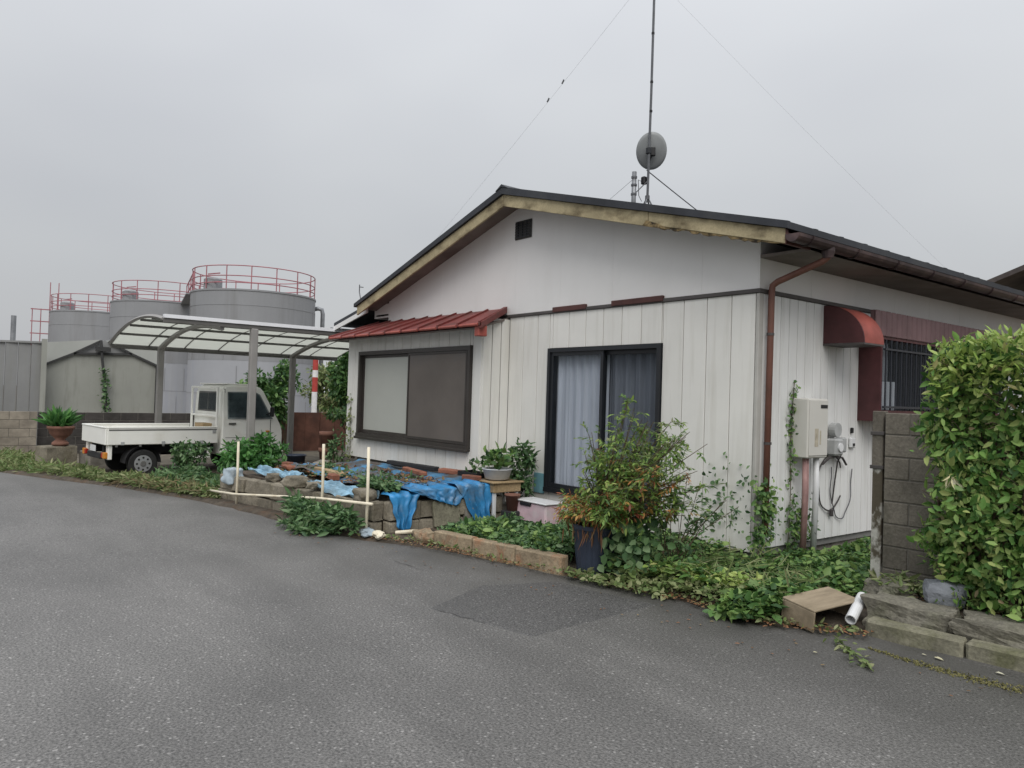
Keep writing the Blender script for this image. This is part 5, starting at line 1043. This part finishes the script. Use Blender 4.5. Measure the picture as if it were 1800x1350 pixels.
n = 60; P = np.column_stack([rng.normal(-.62, .11, n), rng.normal(-1.62, .04, n), rng.uniform(.42, .55, n)]); leaves('hanging_shoot', 'litter_leaf', P, unit(rng.normal(0, .12, (n, 3))+np.array([0, -.12, -1])), rdir(n), rng.uniform(.10, .2, n), .006, N_)
# large-leaved ivy round the pot
n = 260; P = np.column_stack([rng.normal(-.36, .13, n), rng.normal(-1.34, .12, n), rng.uniform(.08, .55, n)]); D = rdir(n)*.7+np.array([.3, -.4, -.5])
tag(leaves('ivy', 'weed_dark', P, D, rdir(n)*.5+np.array([.4, -.8, .5]), rng.uniform(.06, .11, n), .035), 'large dark ivy leaves crowding the right side of the navy pot', 'ivy')
# branches reaching right over the wall
S2 = thing('leafy_shrub', (-.12, -1.05, .05), 'dark small-leaved shrub between the navy pot and the house corner', 'shrub')
tp2 = [(-.12+.10*i, -1.02+.05*i, .92-.06*i+random.uniform(-.12, .12)) for i in range(5)]+[(-.22, -1.2, .85), (-.18, -1.15, .6), (-.1, -1.1, .72), (.05, -1.0, .45), (.12, -.95, .6), (-.05, -1.1, .4), (.28, -.8, .78), (.36, -.75, .7)]
twiggy(S2, (-.15, -1.08, .05), tp2, 6, .13, 5, .062, 'weed_dark', 'foliage', .46, .1, .005)

# ================================================================== weeds and ground cover
cover('ground_ivy', 'thick green ground cover along the foot of the house corner', 'ground cover', 'ivy_leaf', [(-.5, -1.55), (.4, -1.36), (1.0, -1.32), (1.2, -.9), (1.35, -.35), (1.12, -.05), (.1, -.06), (-1.1, -.1), (-1.2, -.8)], 4300, .24, .066, .62, .05, 17)
cover('ground_ivy', 'green weeds along the foot of the right-hand wall behind the post', 'ground cover', 'ivy_leaf', [(.12, -.1), (1.12, -.1), (1.15, .5), (.95, 1.6), (.12, 1.9)], 2600, .20, .06, .6, .05, 20)
cover('ground_ivy', 'yellow-green leaf patches at the front of the corner ground cover', 'ground cover', 'hedge_new', [(-.2, -1.45), (.5, -1.35), (1.1, -1.3), (1.2, -.7), (.5, -.9), (-.1, -1.0)], 800, .22, .065, .6, .05, 8)
cover('grass_tufts', 'thin grass blades poking through the corner ground cover', 'grass', 'weed_light', [(-.4, -1.5), (.4, -1.4), (1.2, -1.3), (1.25, -.3), (.2, -.1), (-1.0, -.2)], 700, .28, .16, .07, .03, 22, .2)
litter_poly = [(-.6, -1.6), (.4, -1.45), (1.3, -1.4), (1.6, -1.0), (1.2, -.1), (-1.0, -.15)]
cover('ground_ivy', 'pale weeds at the road edge near the wooden box', 'ground cover', 'weed_light', [(-.35, -1.62), (.4, -1.5), (1.12, -1.5), (1.25, -1.1), (1.1, -.9), (.3, -1.2), (-.3, -1.3)], 1200, .14, .06, .6, .03, 14)
cover('ground_ivy', 'ivy patch left of the wooden box spilling on the road', 'ground cover', 'ivy_leaf', [(.82, -1.6), (1.1, -1.52), (1.2, -1.25), (1.15, -.9), (.85, -.95), (.7, -1.3)], 900, .2, .075, .7, .03, 6)
cover('weed_tuft', 'yellowing weeds between the stones and the foot of the hedge', 'weeds', 'weed_light', [(1.35, -.45), (1.75, -.62), (2.3, -.52), (2.3, -.42), (1.7, -.3), (1.4, -.15)], 420, .2, .07, .3, .16, 8, .4)
cover('edge_weeds', 'leafy weeds spilling on to the road left of the wooden box', 'weeds', 'ivy_leaf', [(.78, -1.66), (1.05, -1.66), (1.2, -1.4), (1.0, -1.25), (.75, -1.4)], 360, .16, .085, .6, .01, 5, .5)
cover('edge_weeds', 'small leafy weeds on the asphalt below the navy pot', 'weeds', 'weed_light', [(-.7, -1.85), (-.3, -1.82), (.3, -1.66), (.3, -1.5), (-.6, -1.6)], 300, .09, .06, .55, .005, 10, .5)
cover('edge_weeds', 'trailing stems of the dark clump reaching on to the road', 'weeds', 'weed_dark', [(-4.3, -3.0), (-3.7, -3.0), (-3.4, -2.7), (-3.6, -2.55), (-4.4, -2.7)], 520, .16, .10, .3, .0, 6, .4)
cover('edge_weeds', 'low straggling weeds along the broken road edge', 'weeds', 'weed_light', [(-3.3, -2.52), (-2.4, -2.12), (-.66, -1.74), (.4, -1.52), (1.1, -1.58), (1.7, -1.2), (1.62, -1.1), (1.1, -1.45), (.4, -1.42), (-.66, -1.62), (-2.4, -2.02), (-3.2, -2.4)], 520, .07, .045, .4, .01, 30, .5)
cover('weed_bed', 'dense green weeds behind the rusty kerb below the sliding door', 'weeds', 'weed_dark', [(-2.75, -1.8), (-2.3, -1.93), (-.95, -1.70), (-.85, -1.2), (-1.2, -.3), (-1.9, -.3), (-2.3, -.85), (-2.95, -1.0), (-2.98, -1.4)], 5000, .25, .065, .45, .05, 24, .5)
cover('weed_bed', 'bright leaves mixed into the weeds behind the rusty kerb', 'weeds', 'ivy_leaf', [(-2.5, -1.85), (-1.0, -1.68), (-.9, -1.3), (-1.5, -.9), (-2.3, -1.2)], 1500, .24, .07, .5, .06, 12, .5)
cover('weed_clump', 'dark green leafy clump in front of the bed between the poles', 'weeds', 'weed_dark', [(-4.75, -2.72), (-4.0, -2.86), (-3.3, -2.62), (-3.2, -2.48), (-4.0, -2.55), (-4.7, -2.6)], 1600, .34, .10, .32, .0, 10, .45)
cover('weed_clump', 'straggling weeds growing through the middle of the bed', 'weeds', 'weed_dark', [(-6.8, -2.2), (-4.2, -1.9), (-4.0, -1.2), (-6.7, -1.2)], 900, .14, .08, .35, .44, 14, .4)
cover('leaf_debris', 'brown dead leaves and soil crumbs on the tarp', 'leaves', 'litter_leaf', [(-6.8, -2.3), (-3.5, -2.0), (-3.4, -.7), (-6.8, -.7)], 1500, .06, .06, .5, .47, 20, .7)
cover('weed_clump', 'small grey-green weeds on the tarp by the right pole', 'weeds', 'weed_dark', [(-3.75, -2.3), (-3.25, -2.22), (-3.3, -1.95), (-3.8, -2.05)], 420, .16, .08, .4, .44, 5, .4)
cover('weed_verge', 'mixed weeds along the road edge beside the truck', 'weeds', 'weed_light', [(-11.2, -4.2), (-9.5, -3.65), (-7.3, -3.05), (-6.9, -2.85), (-7.3, -2.3), (-9.6, -2.4), (-9.9, -2.9), (-10.2, -3.5), (-11.2, -3.9)], 9500, .22, .09, .28, .0, 70, .4)
cover('weed_verge', 'dry brown dead stalks among the weeds beside the truck', 'weeds', 'dry_leaf', [(-10.4, -3.9), (-8.5, -3.4), (-7.2, -3.0), (-7.0, -2.8), (-8.5, -2.9), (-10.2, -3.6)], 1100, .20, .14, .10, .0, 16, .3)
cover('weed_verge', 'darker green weeds beside the truck wheel and bed end', 'weeds', 'weed_dark', [(-10.0, -3.3), (-8.0, -3.1), (-7.25, -2.75), (-7.6, -2.0), (-9.4, -2.2), (-9.7, -2.8)], 4200, .36, .10, .3, .0, 26, .4)
cover('weed_verge', 'grass tufts under the left wall and plinth', 'weeds', 'weed_light', [(-16.2, -6.4), (-13.2, -5.15), (-11.2, -4.25), (-11.4, -3.6), (-13.2, -3.9), (-16.3, -4.6)], 6500, .24, .13, .2, -.05, 60, .35)
bush('shrub', 'dark shrub at the truck side just behind its rear wheel', (-9.95, -2.45, .38), (.35, .35, .28), 700, 'weed_dark', L=.09, base=-.08)
bush('shrub', 'bright green vine shrub at the foot of the front carport post', (-8.72, -1.75, .42), (.50, .55, .42), 2100, 'aspidistra', L=.115, base=-.05)
bush('shrub', 'leafy weeds at the left corner of the bay', (-7.72, -.66, .55), (.14, .16, .45), 260, 'weed_dark', L=.08, base=-.05)
# ivy on the walls
def wallivy(name, label, ax, off, pts, n, sp, L=.05, mat='ivy_leaf', stem=True):
    t0 = thing(name, (0, 0, 0), label, 'ivy'); seg = rng.integers(0, len(pts)-1, n); tt = rng.uniform(0, 1, n); a = np.array(pts, float)
    q = a[seg]*(1-tt[:, None])+a[seg+1]*tt[:, None]+rng.normal(0, sp, (n, 2)); q[:, 1] = np.maximum(q[:, 1], .08); o = off+rng.uniform(.01, .05, n)
    if ax == 'y': P = np.column_stack([q[:, 0], -o, q[:, 1]]); nv = np.array([0, -1, .3]); lp = [(x_, -off-.012, z_) for x_, z_ in pts]
    else: P = np.column_stack([o, q[:, 0], q[:, 1]]); nv = np.array([1, 0, .3]); lp = [(off+.012, y_, z_) for y_, z_ in pts]
    D = rdir(n); LL = L*rng.uniform(.6, 1.3, n); leaves('foliage', mat, P, D, unit(rdir(n)*.5+nv), LL, LL*.33, t0)
    if stem: MB().tube(lp, .004, 5).build('stem', 'bark', t0)
    t0.location = lp[0]
    for ch in t0.children: ch.matrix_parent_inverse = Matrix.Translation(-t0.location)
wallivy('wall_ivy', 'sparse dark ivy leaves on the front wall near the corner', 'y', .015, [(-.55, .2), (-.5, .5), (-.42, .75), (-.3, .85), (-.1, .78)], 60, .10, .05, 'weed_dark', False)
wallivy('wall_ivy', 'thin ivy trail low on the front wall at the corner', 'y', .015, [(-.35, .2), (-.2, .45), (-.12, .62), (-.05, .9)], 45, .07, .042, 'weed_dark', False)
wallivy('wall_ivy', 'ivy climbing the wall left of the water heater', 'x', .02, [(.55, .1), (.58, .7), (.55, 1.2), (.57, 1.5), (.60, 1.82)], 150, .03, .05)
wallivy('wall_ivy', 'dense ivy round the foot of the brown downpipe', 'x', .06, [(-.05, .1), (.08, .4), (.10, .62), (.02, .75)], 420, .10, .055)
wallivy('wall_ivy', 'ivy tangle at the foot of the heater pipes', 'x', .06, [(.55, .1), (.65, .35), (.62, .5), (.85, .2)], 260, .12, .05)
wallivy('wall_ivy', 'yellowing creeper on the white wall left of the bay window', 'y', .47, [(-7.6, .4), (-7.58, .8), (-7.62, 1.2), (-7.6, 1.5)], 70, .05, .07, 'weed_light')
# fallen leaves and litter
def litter(name, label, mat, poly, n, L, z=.012):
    p = polypts(poly, n); P = np.column_stack([p, z+gza(p[:, 0])+rng.uniform(0, .006, n)]); D = rdir(n); D[:, 2] = 0; N = rdir(n)*.15; N[:, 2] += 1
    return tag(leaves(name, mat, P, D, N, L*rng.uniform(.5, 1.3, n), L*.25, droop=.02, fold=.3), label, 'leaves', kind='stuff')
litter('leaf_litter', 'brown dead leaves along the road edge', 'litter_leaf', [(-3.4, -2.58), (-2.3, -2.2), (-.6, -1.8), (.4, -1.6), (1.2, -1.6), (1.75, -1.2), (1.7, -.98), (1.2, -1.3), (.4, -1.35), (-.6, -1.55), (-2.3, -1.98), (-3.3, -2.4)], 900, .04, .03)
litter('leaf_litter', 'dead leaves scattered on the soil by the stones', 'litter_leaf', [(1.7, -.55), (3.2, -.5), (3.2, -.3), (1.4, -.2), (1.4, -.4)], 350, .04, .2)
litter('leaf_litter', 'few stray leaves on the asphalt', 'litter_leaf', [(-4, -3.2), (0, -2.3), (2.6, -1.9), (2.6, -1.2), (1.4, -1.6), (-1, -1.95), (-4, -2.9)], 60, .03, .006)
for i, (x_, y_, l_) in enumerate([(2.15, -1.2, 'pale yellow leaf lying near the kerb'), (2.49, -1.17, 'white-yellow leaf lying by the kerb at the far right'), (2.08, -1.21, 'small pale leaf left of the yellow leaf'), (1.66, -1.78, 'tiny pale leaf on the open asphalt')]):
    s = (.06, .05, .03, .03)[i]; tag(leaves('fallen_leaf', 'pale_leaf', [(x_, y_, .012)], np.array([[1., .3*i, .05]]), np.array([[0, 0, 1.]]), s, s*.3), l_, 'leaf', 'pale leaves on the road')
n = 46; tt = rng.uniform(0, 1, n); P = np.column_stack([1.62+.42*tt+rng.normal(0, .025, n), -1.45-.33*tt+rng.normal(0, .03, n), rng.uniform(.01, .07, n)])
sp = thing('fallen_sprig', (1.8, -1.6, .0), 'broken green sprig lying on the asphalt near the kerb', 'sprig')
leaves('foliage', 'weed_light', P, rdir(n)*np.array([1, 1, .4]), rdir(n)*.5+np.array([0, 0, 1]), rng.uniform(.04, .08, n), .014, sp); MB().tube([(1.6, -1.40, .03), (1.8, -1.58, .02), (2.06, -1.8, .015)], .005, 5).build('stem', 'stem_green', sp)
